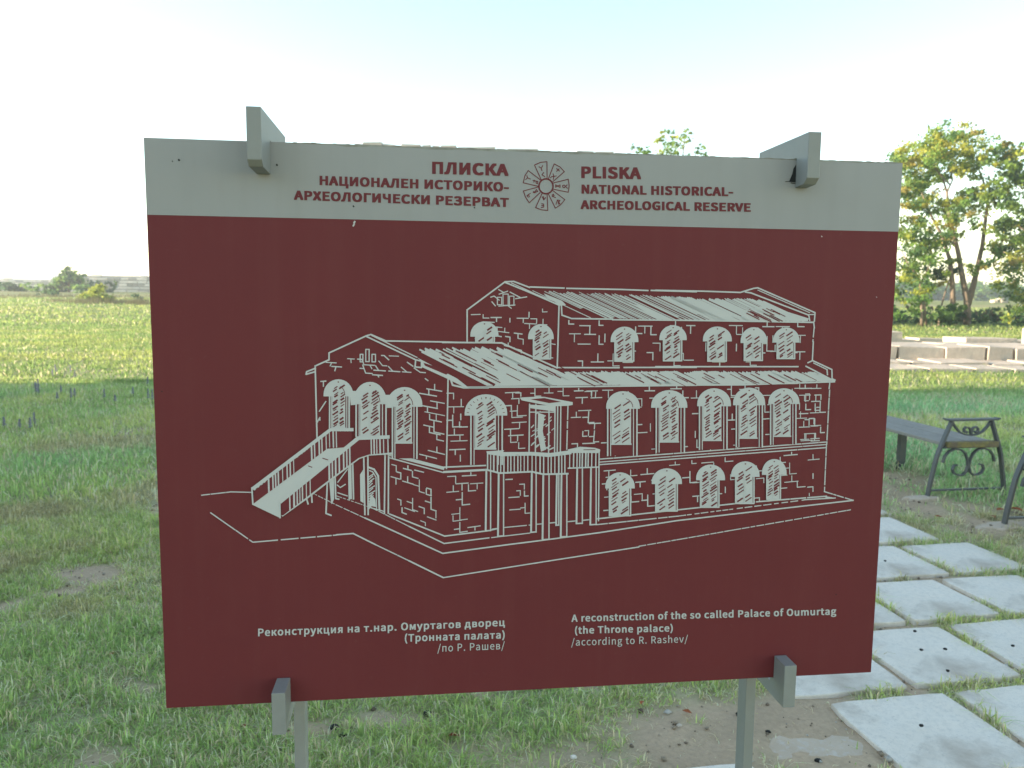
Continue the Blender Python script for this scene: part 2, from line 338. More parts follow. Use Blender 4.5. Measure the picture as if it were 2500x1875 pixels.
# homography from the traced drawing's coordinates to metres on the board
src = np.array([(350, 336), (2203, 398), (2127, 1641), (407, 1729)], float); dst = np.array([(0, 0), (BW, 0), (BW, BH), (0, BH)], float)
A = []; bb = []
for (x, y), (u, v) in zip(src, dst):
    A.append([x, y, 1, 0, 0, 0, -u * x, -u * y]); bb.append(u); A.append([0, 0, 0, x, y, 1, -v * x, -v * y]); bb.append(v)
h8 = np.linalg.solve(np.array(A), np.array(bb)); HM = np.append(h8, 1).reshape(3, 3)
def tb(x, y):
    q = HM @ np.array([x, y, 1.0]); return q[0] / q[2], -q[1] / q[2]
PX = .00079
class Print:
    def __init__(s): s.mb = MB(); s.k = 0
    def off(s, lay): s.k += 1; return -.0004 * lay - (s.k % 12) * .00003      # neighbours never share a plane
    def poly(s, pts, lay=1, mi=0):
        P = [(*tb(*p),) for p in pts]; y = s.off(lay); s.mb.add([(a, y, b) for a, b in P], [tuple(range(len(P)))], mi)
    def line(s, pts, wd=4, lay=1, mi=0):
        P = [Vector(tb(*p)) for p in pts]; hw = wd * PX * .43
        for a, b in zip(P[:-1], P[1:]):
            d = b - a
            if d.length < 1e-6: continue
            d.normalize(); n = Vector((-d.y, d.x)) * hw; e = d * hw * .6
            q = [a - n - e, b - n + e, b + n + e, a + n - e]; y = s.off(lay)
            s.mb.add([(v.x, y, v.y) for v in q], [(0, 1, 2, 3)], mi)
    def build(s, name, mats, parent=None):
        o = s.mb.build(name, mats, parent or board); return o

# header sheet with slightly chipped top edge
p = Print(); n = 90; top = []
r4 = random.Random(4)
pw = Print(); pw.mb.add([(.24, -.0002, -.0002), (BW - .002, -.0002, -.0002), (BW - .002, -.0002, -.009), (.24, -.0002, -.009)], [(3, 2, 1, 0)]); pw.build('plywood_layer', M['plywood'])
for i in range(n + 1):
    s_ = BW * i / n; chip = (.0020 + .0032 * max(0, r4.random() - .5)) if .24 < s_ < BW - .01 else 0
    if .85 < s_ < 1.18: chip *= .6
    if .30 < s_ < .85: chip *= 1.25
    top.append((s_, chip))
V = [(s_, -.0004, -c_) for s_, c_ in top] + [(s_, -.0004, -HD - .0006 * s_) for s_, c_ in top]
p.mb.add(V, [(n + 1 + i, n + 2 + i, i + 1, i) for i in range(n)]); p.build('header_panel', M['head'])
# worn brown edge strip on top of the board (delaminated layers)
mb = MB()
for k in range(150):
    s0 = .25 + (BW - .255) * k / 150; s1 = s0 + r4.uniform(.006, .014); y0 = r4.uniform(-.0002, .004)
    mb.box((s0, y0, -.004), (min(s1, BW - .001), y0 + r4.uniform(.002, .006), r4.uniform(.0002, .0014)))
ed = mb.build('worn_edge', M['plywood'], board); ed['kind'] = 'stuff'

# ---- lettering
def text_mesh(txt, bold):
    cu = bpy.data.curves.new('t', 'FONT'); cu.body = txt; cu.resolution_u = 3
    if INTER: cu.font = INTER
    if bold: cu.space_character = 1.05
    ob = bpy.data.objects.new('t', cu); sc.collection.objects.link(ob)
    dg = bpy.context.evaluated_depsgraph_get(); me = bpy.data.meshes.new_from_object(ob.evaluated_get(dg))
    V = np.array([v.co[:2] for v in me.vertices]); Fc = [tuple(pp.vertices) for pp in me.polygons]
    bpy.data.objects.remove(ob); bpy.data.curves.remove(cu); bpy.data.meshes.remove(me); return V, Fc
INTER = None
try:
    import os
    for root in (bpy.utils.resource_path('LOCAL'), bpy.utils.resource_path('SYSTEM')):
        fp = os.path.join(root, 'datafiles', 'fonts', 'Noto Sans CJK Regular.woff2')
        if root and os.path.exists(fp): INTER = bpy.data.fonts.load(fp); break
except Exception: INTER = None
CAPH = None
CAPH = text_mesh('H', 0)[0][:, 1].max()
def lettering(txt, L, Rr, capL, capR, bold, m, lay=2):
    """text laid along a base line; heavy weights are the same outline struck several times slightly apart"""
    V, Fc = text_mesh(txt, bold); x0, x1 = V[:, 0].min() - bold, V[:, 0].max() + bold; mb = MB()
    offs = [(0, 0)] + ([(bold * c, bold * .62 * d) for c in (-1, -.33, .33, 1) for d in (-1, 1)] if bold else [])
    for k, (ox, oy) in enumerate(offs):
        out = []
        for x, y in V:
            x += ox; u = (x - x0) / (x1 - x0); cap = capL + (capR - capL) * u; y = (y + oy + bold * .62) / (CAPH + bold * 1.24)
            a, b = tb(L[0] + (Rr[0] - L[0]) * u, L[1] + (Rr[1] - L[1]) * u - cap * y); out.append((a, -.0004 * lay - .00007 * k, b))
        mb.add(out, Fc)
    return mb.build('lettering', m, board)
BH_ = .082 * CAPH; BB = .044 * CAPH; LR = .008 * CAPH
lettering('ПЛИСКА', (1054.4, 424.5), (1241, 430), 29.6, 29.2, BH_, M['redprint'])
lettering('НАЦИОНАЛЕН ИСТОРИКО-', (779.7, 452), (1241.8, 468.5), 22.8, 22.8, BH_, M['redprint'])
lettering('АРХЕОЛОГИЧЕСКИ РЕЗЕРВАТ', (717, 488), (1241.8, 506), 22.8, 22.2, BH_, M['redprint'])
lettering('PLISKA', (1418.3, 435), (1564.3, 438), 28.5, 29, BH_, M['redprint'])
lettering('NATIONAL HISTORICAL-', (1419, 473), (1789, 479.4), 22.3, 21.8, BH_, M['redprint'])
lettering('ARCHEOLOGICAL RESERVE', (1416.6, 510.6), (1832, 517.3), 21.8, 21, BH_, M['redprint'])
lettering('Реконструкция на т.нар. Омуртагов дворец', (631, 1553.2), (1233.4, 1527.7), 18.8, 18, BB, M['white'])
lettering('(Тронната палата)', (988.9, 1566.4), (1232.8, 1558), 18.4, 18, BB, M['white'])
lettering('/по Р. Рашев/', (1068.5, 1591), (1232.8, 1584), 18, 17.6, LR, M['white'])
lettering('A reconstruction of the so called Palace of Oumurtag', (1395.4, 1517.8), (2041.5, 1500), 17.6, 17, BB, M['white'])
lettering('(the Throne palace)', (1404, 1547), (1642.8, 1541), 17.4, 17, BB, M['white'])
lettering('/according to R. Rashev/', (1395, 1576), (1679.7, 1567.6), 17.4, 17, LR, M['white'])

# ---- emblem: seven outlined wedges with runes round a ring
em = Print(); ez = lambda x, y: (1250 + x * .09043, 380 + y * .09043)
def eline(pts, wd): em.line([ez(*q) for q in pts], wd, 2)
ecx, ecy = 910, 830
eline([(ecx + 190 * cos(t * pi / 18), ecy + 200 * sin(t * pi / 18)) for t in range(37)], 4.2)
wedges = [((780, 650), (600, 255), (760, 185), (935, 165), (940, 620)), ((970, 640), (1130, 225), (1290, 310), (1405, 435), (1100, 700)),
          ((1110, 740), (1510, 640), (1535, 820), (1510, 990), (1090, 905)), ((1090, 940), (1420, 1190), (1310, 1325), (1165, 1420), (975, 1040)),
          ((940, 1040), (960, 1480), (790, 1465), (630, 1405), (800, 1030)), ((750, 1000), (460, 1275), (360, 1125), (300, 955), (700, 850)),
          ((700, 830), (295, 735), (340, 550), (430, 405), (770, 665))]
for wq in wedges: eline(wq, 2.3)
runes = [[(720, 300), (780, 340), (800, 410)], [(820, 270), (785, 345)], [(850, 455), (800, 520), (880, 570)],
         [(1195, 350), (1275, 420)], [(1265, 355), (1195, 430)], [(1100, 490), (1125, 560), (1105, 650)], [(1030, 600), (1070, 565), (1125, 560), (1190, 550)],
         [(1170, 790), (1170, 855), (1290, 790), (1290, 860), (1170, 790)], [(1480, 790), (1400, 870), (1360, 850), (1360, 810), (1400, 795), (1490, 885)],
         [(1170, 1135), (1080, 1100), (1080, 1060), (1110, 1040), (1130, 1080), (1080, 1110)], [(1180, 1320), (1215, 1210), (1290, 1300), (1250, 1310), (1240, 1270), (1290, 1210), (1210, 1200)],
         [(810, 1110), (850, 1200), (905, 1130)], [(850, 1100), (850, 1200)], [(790, 1300), (850, 1310), (850, 1390), (780, 1405)], [(790, 1350), (850, 1350)],
         [(560, 1000), (690, 970), (650, 915), (590, 1010)], [(570, 970), (620, 1005)], [(400, 1090), (440, 1050), (490, 1020)], [(400, 1065), (430, 1130)], [(440, 1060), (465, 1115)],
         [(395, 540), (410, 600), (490, 635)], [(360, 650), (410, 605)], [(560, 670), (690, 700), (680, 760), (640, 740), (650, 690)], [(600, 660), (580, 720)]]
for q in runes: eline(q, 2.2)
em.build('emblem', M['redprint'])

# ---- drawing of the palace
rd = random.Random(11)
Zm = {'A': (480, 660, .31646), 'B': (480, 1000, .31646), 'C': (1080, 660, .28029), 'D': (1600, 660, .23508), 'E': (1060, 940, .28029), 'F': (1440, 900, .30742)}
def Z(k, pts):
    ox, oy, s = Zm[k]; return [(ox + x * s, oy + y * s) for x, y in pts]
dr = Print(); WW, WR = 0, 1
def ln(k, pts, wd=3.6, lay=2): dr.line(Z(k, pts), wd, lay, WW)
def dash(k, a, b, wd=3, seglen=22, gap=7):
    (x0, y0), (x1, y1) = Z(k, [a, b]); L = math.hypot(x1 - x0, y1 - y0); t = 0
    while t < L:
        e = min(L, t + rd.uniform(.5, 1.6) * seglen); dr.line([(x0 + (x1 - x0) * t / L, y0 + (y1 - y0) * t / L), (x0 + (x1 - x0) * e / L, y0 + (y1 - y0) * e / L)], wd, 2, WW); t = e + rd.uniform(.5, 1.5) * gap
def fill(k, pts, lay=1, mi=WW): dr.poly(Z(k, pts), lay, mi)
# stone joints
def stones(k, quad, nr, nc, dens=.42):
    q = Z(k, quad) if k else quad; (ax, ay), (bx, by), (cx, cy), (dx, dy) = q
    def P(u, v): return ((ax * (1 - u) + bx * u) * (1 - v) + (dx * (1 - u) + cx * u) * v, (ay * (1 - u) + by * u) * (1 - v) + (dy * (1 - u) + cy * u) * v)
    for i in range(nr):
        off = (i % 2) * .5 + rd.uniform(-.12, .12)
        for j in range(nc):
            if rd.random() > dens: continue
            u = (j + .5 + off * .9) / (nc + .5); u = min(max(u, .03), .95); v = (i + .5) / nr; du = .5 / nc; dv = 1 / nr; kind = rd.random(); jv = rd.uniform(-.12, .12) * dv
            wd = rd.uniform(2.4, 3.4); a = P(max(u - du * rd.uniform(.5, .95), 0), v + jv); b = P(min(u + du * rd.uniform(.5, .95), 1), v + jv); m = P(u, v + jv); dn = P(u, min(1, v + dv * .85)); upp = P(u, max(0, v - dv * .85))
            if kind < .22: dr.line([a, b], wd, 2, WW); dr.line([m, dn], wd, 2, WW)
            elif kind < .44: dr.line([a, b], wd, 2, WW); dr.line([m, upp], wd, 2, WW)
            elif kind < .58: dr.line([a, m, dn], wd, 2, WW)
            elif kind < .70: dr.line([upp, m, b], wd, 2, WW); 
            elif kind < .80: dr.line([upp, m, dn], wd, 2, WW); dr.line([a, m], wd, 2, WW); dr.line([dn, P(min(u + du * .8, 1), min(1, v + dv * .85))], wd, 2, WW)
            elif kind < .9: dr.line([a, b], wd, 2, WW)
            else: dr.line([m, dn], wd, 2, WW)
stones('A', [(1050, 625), (1560, 640), (1900, 860), (950, 790)], 5, 7, .4)
stones('A', [(1720, 830), (1915, 860), (1915, 1490), (1720, 1440)], 13, 1, .95)
stones('A', [(930, 770), (1000, 800), (1000, 1060), (930, 1200)], 7, 1, .5)
stones('B', [(1500, 400), (1905, 500), (1905, 950), (1500, 790)], 8, 4, .62)
stones('E', [(110, 770), (440, 755), (440, 1250), (110, 1300)], 8, 2, .75)
stones('E', [(615, 790), (835, 780), (835, 1200), (615, 1220)], 8, 2, .5)
stones('E', [(110, 40), (300, 40), (300, 700), (110, 710)], 11, 1, .95)
stones('E', [(600, 40), (820, 30), (790, 570), (620, 580)], 10, 1, .95)
stones('E', [(1190, 30), (1480, 20), (1430, 530), (1190, 540)], 9, 2, .7)
stones('E', [(560, 35), (1480, 20), (1480, 90), (560, 100)], 1, 7, .8)
stones('F', [(90, 140), (1880, 120), (1872, 590), (90, 700)], 8, 16, .5)
stones('F', [(1660, 130), (1890, 125), (1872, 580), (1660, 590)], 9, 2, .6)
stones('F', [(80, 790), (1860, 640), (1860, 1000), (80, 1160)], 7, 13, .55)
stones('C', [(240, 370), (1000, 330), (990, 800), (240, 600)], 8, 6, .55)
stones('C', [(330, 250), (560, 130), (960, 320), (330, 340)], 3, 3, .5)
stones(None, [(1370, 782), (1985, 788), (1982, 891), (1368, 894)], 5, 16, .6)
# outlines: left wing
ln('A', [(915, 738), (1022, 690), (1022, 637), (1310, 505), (1345, 495), (1465, 547)], 4)
ln('A', [(1310, 510), (1690, 690)], 4); ln('A', [(1350, 502), (1700, 672)], 3); ln('A', [(1465, 545), (1880, 552), (2100, 558)], 4)
ln('A', [(918, 755), (850, 782), (845, 802), (915, 782)], 4); ln('A', [(915, 735), (930, 1290)], 4)
ln('A', [(1690, 690), (1685, 745), (1735, 750), (1735, 700), (1690, 690)], 4)
fill('A', [(1700, 672), (2010, 835), (2100, 905), (2085, 912), (1925, 832), (1735, 745), (1740, 705)], 2)
fill('A', [(1750, 712), (1960, 782), (1925, 805), (1760, 735)], 3, WR)
ln('A', [(1940, 830), (1928, 1530)], 4); ln('A', [(1960, 840), (1975, 885), (2060, 905), (2250, 905)], 5)
for a, b, c, d in ((1262, 648, 1283, 706), (1305, 610, 1331, 704), (1353, 648, 1380, 706)): ln('A', [(a, b), (c, b), (c, d), (a, d), (a, b)], 3)
# upper block
ln('C', [(215, 628), (215, 345), (545, 100), (620, 97), (760, 150)], 4); ln('C', [(545, 105), (790, 205), (1020, 305)], 4); ln('C', [(600, 110), (830, 215), (1030, 290)], 2.5)
fill('C', [(880, 200), (1040, 265), (1075, 300), (1030, 310), (900, 225)], 2)
ln('C', [(1015, 305), (1000, 842)], 4); ln('C', [(1035, 300), (1040, 390), (1125, 420), (1480, 425)], 4)
ln('C', [(760, 145), (1060, 155)], 4); ln('C', [(1080, 157), (1560, 167), (1790, 176)], 4); ln('C', [(1815, 175), (2212, 187)], 4)
for a, b, c, d in ((478, 235, 515, 300), (527, 207, 572, 305), (583, 225, 622, 305)): ln('C', [(a, b), (c, b), (c, d), (a, d), (a, b)], 2.6)
ln('D', [(0, 207), (500, 217), (880, 230), (1020, 187), (1060, 182), (1655, 440), (1648, 530)], 4); ln('D', [(930, 225), (990, 235), (1590, 465), (1600, 522)], 4); ln('D', [(1060, 205), (1600, 440)], 2.4)
ln('D', [(1590, 460), (1655, 458)], 3); ln('D', [(1640, 535), (1648, 600)], 4); dash('D', (1645, 600), (1632, 740), 3.5); ln('D', [(1638, 740), (1628, 935)], 4)
ln('C', [(1480, 430), (2212, 436)], 4); ln('D', [(220, 517), (900, 527), (1640, 540)], 4.5)
ln('C', [(0, 627), (515, 632), (1000, 850)], 4.5); ln('C', [(1000, 847), (1540, 848)], 4); ln('C', [(1580, 846), (2212, 845)], 4); ln('D', [(0, 1000), (1480, 1000)], 4)
ln('D', [(1580, 960), (1630, 937), (1830, 1030), (1832, 1125), (1865, 1140), (1830, 1160)], 4); ln('D', [(1560, 995), (1820, 1130)], 4); ln('D', [(1640, 962), (1780, 1030)], 3); ln('D', [(1780, 1030), (1785, 1085)], 4)
# roofs
def cross(p, d, poly_):
    best = None
    for (x0, y0), (x1, y1) in zip(poly_[:-1], poly_[1:]):
        ex, ey = x1 - x0, y1 - y0; det = d[0] * (-ey) + ex * d[1]
        if abs(det) < 1e-9: continue
        t = ((x0 - p[0]) * (-ey) + ex * (y0 - p[1])) / det; u = (d[0] * (y0 - p[1]) - d[1] * (x0 - p[0])) / det
        if t > 0 and -.001 <= u <= 1.001 and (best is None or t < best): best = t
    return best
def hatch(k, top, bottom, d, step, wr, gap_p, jit):
    T = Z(k, top) if k else top; B = Z(k, bottom) if k else bottom
    L = [math.hypot(b[0] - a[0], b[1] - a[1]) for a, b in zip(T[:-1], T[1:])]; tot = sum(L); s = 0
    while s < tot:
        q = s; i = 0
        while i < len(L) - 1 and q > L[i]: q -= L[i]; i += 1
        f = q / L[i]; x = T[i][0] + (T[i + 1][0] - T[i][0]) * f; y = T[i][1] + (T[i + 1][1] - T[i][1]) * f
        j = rd.uniform(0, jit); x += d[0] * j; y += d[1] * j; t = cross((x, y), d, B)
        if t and t > 3:
            wd = rd.uniform(*wr)
            if rd.random() > gap_p:
                e = t * (1 if rd.random() < .8 else rd.uniform(.6, .95))
                # streaks widen towards the eave, as pooled ink does
                x1, y1 = x + d[0] * e, y + d[1] * e; hw = wd / 2
                dr.poly([(x, y - hw * .5), (x1 + hw, y1 - hw * .25), (x1 - hw * 1.6, y1), (x - .4 * hw, y + hw * .5)], 2, WW)
        s += step * rd.uniform(.6, 1.3)
dA = (.893, .45)
hatch('C', [(-240, 680), (0, 672), (500, 668), (800, 790), (1060, 905)], [(-260, 720), (100, 945), (185, 1008), (1300, 1000)], dA, 10, (6, 13), .06, 20)
fill('C', [(560, 860), (900, 900), (1180, 960), (1250, 1000), (450, 1008)], 2); fill('C', [(880, 870), (1060, 905), (1130, 880), (1300, 1000), (1000, 1005)], 2)
fill('C', [(190, 700), (330, 720), (800, 1000), (560, 1005)], 2); fill('C', [(460, 700), (560, 730), (900, 900), (760, 930)], 2)
hatch(None, Z('C', [(1100, 880), (1500, 885)]) + Z('D', [(0, 1050), (1000, 1050), (1600, 1050), (1780, 1100)]), Z('C', [(1100, 1000), (1850, 1000)]) + Z('D', [(0, 1188), (900, 1182), (1860, 1148)]), dA, 8, (5, 15), .06, 8)
for a, b in ((1060, 1230), (1480, 1640), (1720, 1900), (1800, 2000)): fill('C', [(a, 885), (a + 60, 880), (b + 130, 998), (b - 80, 1000)], 2)
for a in (40, 130, 380, 540, 1100): fill('D', [(a, 1050), (a + 90, 1045), (a + 380, 1180), (a + 60, 1185)], 2)
fill('D', [(1600, 1050), (1660, 1060), (1850, 1140), (1750, 1155), (1500, 1140)], 2)
ln('C', [(180, 1018), (1000, 1014), (2212, 1000)], 4.5); ln('D', [(0, 1192), (900, 1188), (1860, 1156)], 4.5)
dB = (.905, .425)
hatch('C', [(760, 165), (1000, 180), (1800, 215), (2212, 235)], [(1030, 330), (1120, 410), (2212, 436), (2600, 440)], dB, 9, (2.2, 4.6), .05, 14)
hatch('D', [(0, 260), (500, 290), (950, 290), (1110, 310)], [(0, 512), (900, 525), (1640, 532)], dB, 7, (2.6, 7.5), .05, 9)
fill('D', [(470, 370), (620, 385), (830, 500), (700, 520)], 2); fill('D', [(880, 430), (1150, 360), (1240, 390), (1590, 500), (1580, 528), (900, 520)], 2); fill('C', [(1620, 280), (1720, 310), (2000, 430), (1880, 425)], 2)
# red streaks reserved in the white
for _ in range(85):
    k, x, y = rd.choice([('C', rd.uniform(250, 1050), rd.uniform(760, 940)), ('C', rd.uniform(-100, 500), rd.uniform(700, 850)), ('C', rd.uniform(1100, 2100), rd.uniform(890, 950)), ('D', rd.uniform(100, 1600), rd.uniform(1060, 1120)), ('D', rd.uniform(900, 1250), rd.uniform(380, 470))])
    a = Z(k, [(x, y)])[0]; L = rd.uniform(12, 50); dr.line([a, (a[0] + dA[0] * L, a[1] + dA[1] * L)], rd.uniform(1.4, 3.4), 3, WR)
# arched windows
def window(k, hl, hr, ht, hb, bl, br, gb, jamb=None, full=.5, panes=True, solid=False, jl=True):
    cx = (hl + hr) / 2; n = 16; out = [(hl, hb)] + [(cx - (cx - hl) * cos(pi * i / n), hb - (hb - ht) * .12 - (hb - ht) * .88 * sin(pi * i / n)) for i in range(n + 1)] + [(hr, hb)]
    red = [(bl - 6, hb)] + [(br + 6, hb), (br + 6, (jamb or gb)), (bl - 6, (jamb or gb))]; fill(k, red, 3, WR); fill(k, out, 4)
    s = Zm[k][2]; gl, gr = bl + (br - bl) * (.13 if jamb else .02), br - (br - bl) * (.2 if jamb else .06); gt = hb - (hb - ht) * .05
    # glazed area: pale with red strokes
    fill(k, [(gl, gt), (gr, gt), (gr, gb), (gl, gb)], 4)
    for col in (0, 1):      # two columns of slanting reserved strokes, one per light of the window
        x0 = gl + (gr - gl) * (.06 + .48 * col); cw = (gr - gl) * .40; y = ht + (hb - ht) * .42 + rd.uniform(0, 12)
        while y < gb - 5 / s:
            yy = y + rd.uniform(-3, 3); y += rd.uniform(5.2, 8.6) / s * (.8 + .5 * full); xa = x0 + cw * rd.uniform(0, .35); xb = x0 + cw * rd.uniform(.6, 1.05)
            if rd.random() < .12 + .22 * max(0, full - .5): continue
            if yy < hb and (hb - yy) / (hb - ht) > sqrt(max(0, 1 - ((max(abs(xa - cx), abs(xb - cx))) / (cx - hl)) ** 2)) * .66: continue
            a, b = Z(k, [(xa, yy + (xb - xa) * .34), (xb, yy - (xb - xa) * .34)]); dr.line([a, b], rd.uniform(2.2, 5.0), 5, WR)
    ln_ = lambda pts, wd, mi=WW, lay=6: dr.line(Z(k, pts), wd, lay, mi)
    e = jamb or gb
    ln_([(bl, hb), (bl, e)], 4.2); ln_([(br, hb), (br, e)], 4.2)
    if jamb:
        ln_([(bl + (br - bl) * .10, hb), (bl + (br - bl) * .10, e)], 2.6); ln_([(br - (br - bl) * .12, hb - 10), (br - (br - bl) * .12, e)], 2.6); ln_([(gl, gb), (gr, gb)], 4)
        arc = [(cx - (gr - gl) * .5 * cos(pi * i / 10) * -1, hb - (hb - ht) * .1 - (hb - ht) * .5 * sin(pi * i / 10)) for i in range(5)]; ln_(arc, 1.6, WR, 5)
    else: ln_([(bl, gb), (br, gb)], 4)
    m = (gl + gr) / 2; ln_([(m, hb - (hb - ht) * .4), (m, gb)], 2.4); dr.line(Z(k, [(cx - 3, ht + (hb - ht) * .16), (cx + 3, ht + (hb - ht) * .16)]), 3, 5, WR)
window('A', 980, 1208, 840, 972, 1028, 1178, 1215, 1216); window('A', 1210, 1466, 860, 1032, 1232, 1462, 1278, 1280); window('A', 1468, 1742, 900, 1052, 1512, 1700, 1330, 1450, full=.3)
fill('A', [(1180, 930), (1240, 930), (1240, 1035), (1190, 1040)], 4); fill('A', [(1440, 960), (1510, 960), (1520, 1060), (1465, 1060)], 4)
window('C', 243, 488, 445, 578, 290, 450, 628, full=1.9); window('C', 745, 968, 468, 600, 792, 940, 770); window('C', 1463, 1705, 490, 625, 1500, 1663, 790)
window('D', 38, 322, 570, 725, 80, 268, 938); window('D', 490, 790, 583, 738, 540, 730, 942); window('D', 880, 1155, 590, 755, 918, 1105, 935); window('D', 1218, 1492, 592, 750, 1258, 1440, 915)
window('E', 265, 636, 80, 265, 320, 592, 555, 690)
for i in range(13):
    a = pi * (i + .5) / 13; dr.line(Z('E', [(450 - 165 * cos(a), 255 - 150 * sin(a)), (450 - 150 * cos(a), 255 - 136 * sin(a))]), 1.6, 5, WR)
window('F', 128, 395, 178, 318, 140, 372, 598, 690, full=1.0); window('F', 485, 772, 170, 310, 525, 748, 580, 662); window('F', 850, 1118, 155, 298, 868, 1086, 568, 640); window('F', 1135, 1390, 150, 290, 1160, 1366, 550, 622, full=.8); window('F', 1415, 1662, 155, 280, 1432, 1632, 535, 600)
window('F', 122, 356, 822, 950, 155, 322, 1165); window('F', 490, 730, 790, 915, 522, 692, 1128, full=.9); window('F', 842, 1072, 760, 885, 876, 1022, 1098); window('F', 1120, 1346, 735, 858, 1155, 1300, 1068, full=.8); window('F', 1364, 1560, 716, 842, 1402, 1510, 1036)
# string courses and base lines
ln('B', [(1490, 345), (1905, 452)], 9); ln('B', [(1490, 372), (1905, 485)], 3.5); ln('E', [(85, 715), (450, 700)], 4); ln('E', [(85, 757), (455, 738)], 6)
for y0, y1, wd in ((718, 582, 3.4), (742, 602, 3), (762, 626, 3.4)): dash('F', (75, y0), (1876, y1), wd, 60, 2)
ln('F', [(1903, 115), (1898, 160)], 4); dash('F', (1902, 170), (1880, 600), 3.6, 26, 3); dash('F', (1878, 600), (1862, 975), 3.4, 22, 5)
ln('F', [(55, 1192), (500, 1142), (1180, 1068)], 4); dash('F', (1180, 1068), (1880, 1012), 4, 50, 3)
dash('F', (55, 1238), (700, 1170), 3.4, 30, 4); dash('F', (700, 1170), (1700, 1042), 3, 12, 7); ln('F', [(1700, 1040), (1950, 1026)], 3.5); dash('F', (1860, 975), (2090, 1045), 3.4, 10, 3); fill('F', [(1855, 1010), (1890, 1015), (1950, 1026), (1880, 1030)], 2)
ln('B', [(1490, 805), (1915, 975)], 4); dr.line(Z('B', [(1915, 975)]) + Z('E', [(470, 1268), (550, 1250)]), 4, 2, WW)
dash('B', (1080, 665), (1330, 750), 2, 5, 3); dash('B', (1330, 745), (1640, 900), 2.6, 12, 3); dr.line(Z('B', [(1640, 900), (1910, 1032)]) + Z('E', [(480, 1330)]), 3.6, 2, WW)
x0, y0 = Z('E', [(500, 1328)])[0]; dr.line([(x0, y0), Z('E', [(835, 1288)])[0]], 3, 2, WW)
dash('B', (900, 645), (1080, 735), 2.2, 5, 3); dash('B', (1080, 735), (1330, 850), 2.4, 14, 3); dr.line(Z('B', [(1300, 835), (1900, 1108)]), 4, 2, WW); dr.line(Z('B', [(1900, 1108)]) + Z('E', [(600, 1395), (940, 1352), (1440, 1285)]) + Z('F', [(700, 1205), (1300, 1135), (2092, 1045)]), 4, 2, WW)
dr.line(Z('B', [(1210, 955), (1380, 1040)]), 4, 2, WW); dash('B', (1380, 1040), (1640, 1165), 3.2, 25, 2); ln('B', [(1640, 1165), (1905, 1295)], 4.2)
dr.line(Z('B', [(1905, 1295)]) + [(1360, 1366), (1560, 1335)], 3.6, 2, WW); dash('F', (390, 1410), (2070, 1120), 3, 14, 3)
ln('B', [(1080, 965), (1210, 955)], 4); dash('B', (440, 1022), (1080, 967), 3.4, 45, 6); dash('B', (110, 795), (435, 1022), 3.2, 26, 4); dash('B', (40, 660), (260, 635), 3, 24, 4); ln('B', [(260, 634), (435, 638)], 3)
# stairs
fill('B', [(432, 730), (1000, 300), (1180, 285), (1250, 240), (640, 705), (645, 832)], 7)
fill('B', [(425, 600), (1028, 142), (1212, 140), (1212, 165), (1040, 165), (445, 620)], 8); ln('B', [(430, 600), (438, 725)], 4, 8)
fill('B', [(636, 705), (1240, 205), (1490, 195), (1490, 222), (1255, 232), (655, 722)], 8)
red1 = [(450, 622), (1040, 166), (1200, 166), (1200, 285), (1010, 300), (440, 725)]; fill('B', red1, 7.5, WR)
red2 = [(655, 722), (1255, 232), (1488, 225), (1490, 330), (1330, 345), (1250, 372), (1050, 520), (672, 812), (660, 812)]; fill('B', red2, 7.5, WR)
x = 455
while x < 1200:
    tY = 622 - (x - 445) * .768 if x < 1040 else 166; bY = 722 - (x - 440) * .745 if x < 1010 else 288; ln('B', [(x, tY), (x + 3, bY)], rd.uniform(2.2, 4.6), 8); x += rd.uniform(19, 36)
x = 690
while x < 1490:
    tY = 722 - (x - 655) * .818 if x < 1255 else 228; bY = 812 - (x - 665) * .755 if x < 1260 else 345; ln('B', [(x, tY), (x + 2, bY)], rd.uniform(2.2, 4.8), 8); x += rd.uniform(19, 34)
ln('B', [(645, 705), (648, 832)], 4, 8); ln('B', [(665, 815), (840, 690), (1060, 520), (1255, 372), (1330, 346), (1510, 335)], 5, 8)
for q in ([(1290, 345), (1300, 810)], [(1322, 345), (1325, 810)], [(1455, 340), (1450, 800)], [(1482, 340), (1480, 800)], [(1070, 520), (1075, 685), (1100, 690)], [(1175, 420), (1180, 690)], [(1205, 405), (1212, 690)], [(1010, 560), (1000, 800), (1040, 815)], [(1030, 545), (1045, 720)], [(850, 685), (862, 728)], [(890, 660), (892, 715)]): ln('B', q, 4.2, 3)
fill('B', [(1030, 540), (1062, 515), (1062, 690), (1045, 730)], 3); fill('B', [(1172, 430), (1195, 410), (1200, 690), (1175, 690)], 3); fill('B', [(1262, 500), (1288, 460), (1290, 720), (1265, 705)], 3)
ln('B', [(1330, 445), (1370, 460), (1402, 510), (1412, 770)], 5, 3); ln('B', [(1335, 470), (1360, 480), (1385, 520), (1390, 760)], 3, 3)
for i in range(14): y = 500 + i * 19; ln('B', [(1328, y + 20), (1328 + rd.uniform(20, 50), y - 8)], 3, 3)
fill('B', [(1330, 740), (1345, 650), (1380, 690), (1385, 750)], 3); ln('B', [(1325, 750), (1450, 785)], 3, 3); ln('B', [(1085, 580), (1110, 600), (1150, 575)], 3, 3); ln('B', [(1090, 640), (1165, 665)], 3, 3); ln('B', [(1090, 560), (1165, 460)], 3, 3)
for q in ([(975, 372), (1015, 385)], [(865, 432), (892, 442)]): dr.line(Z('B', q), 2.4, 8.5, WR)
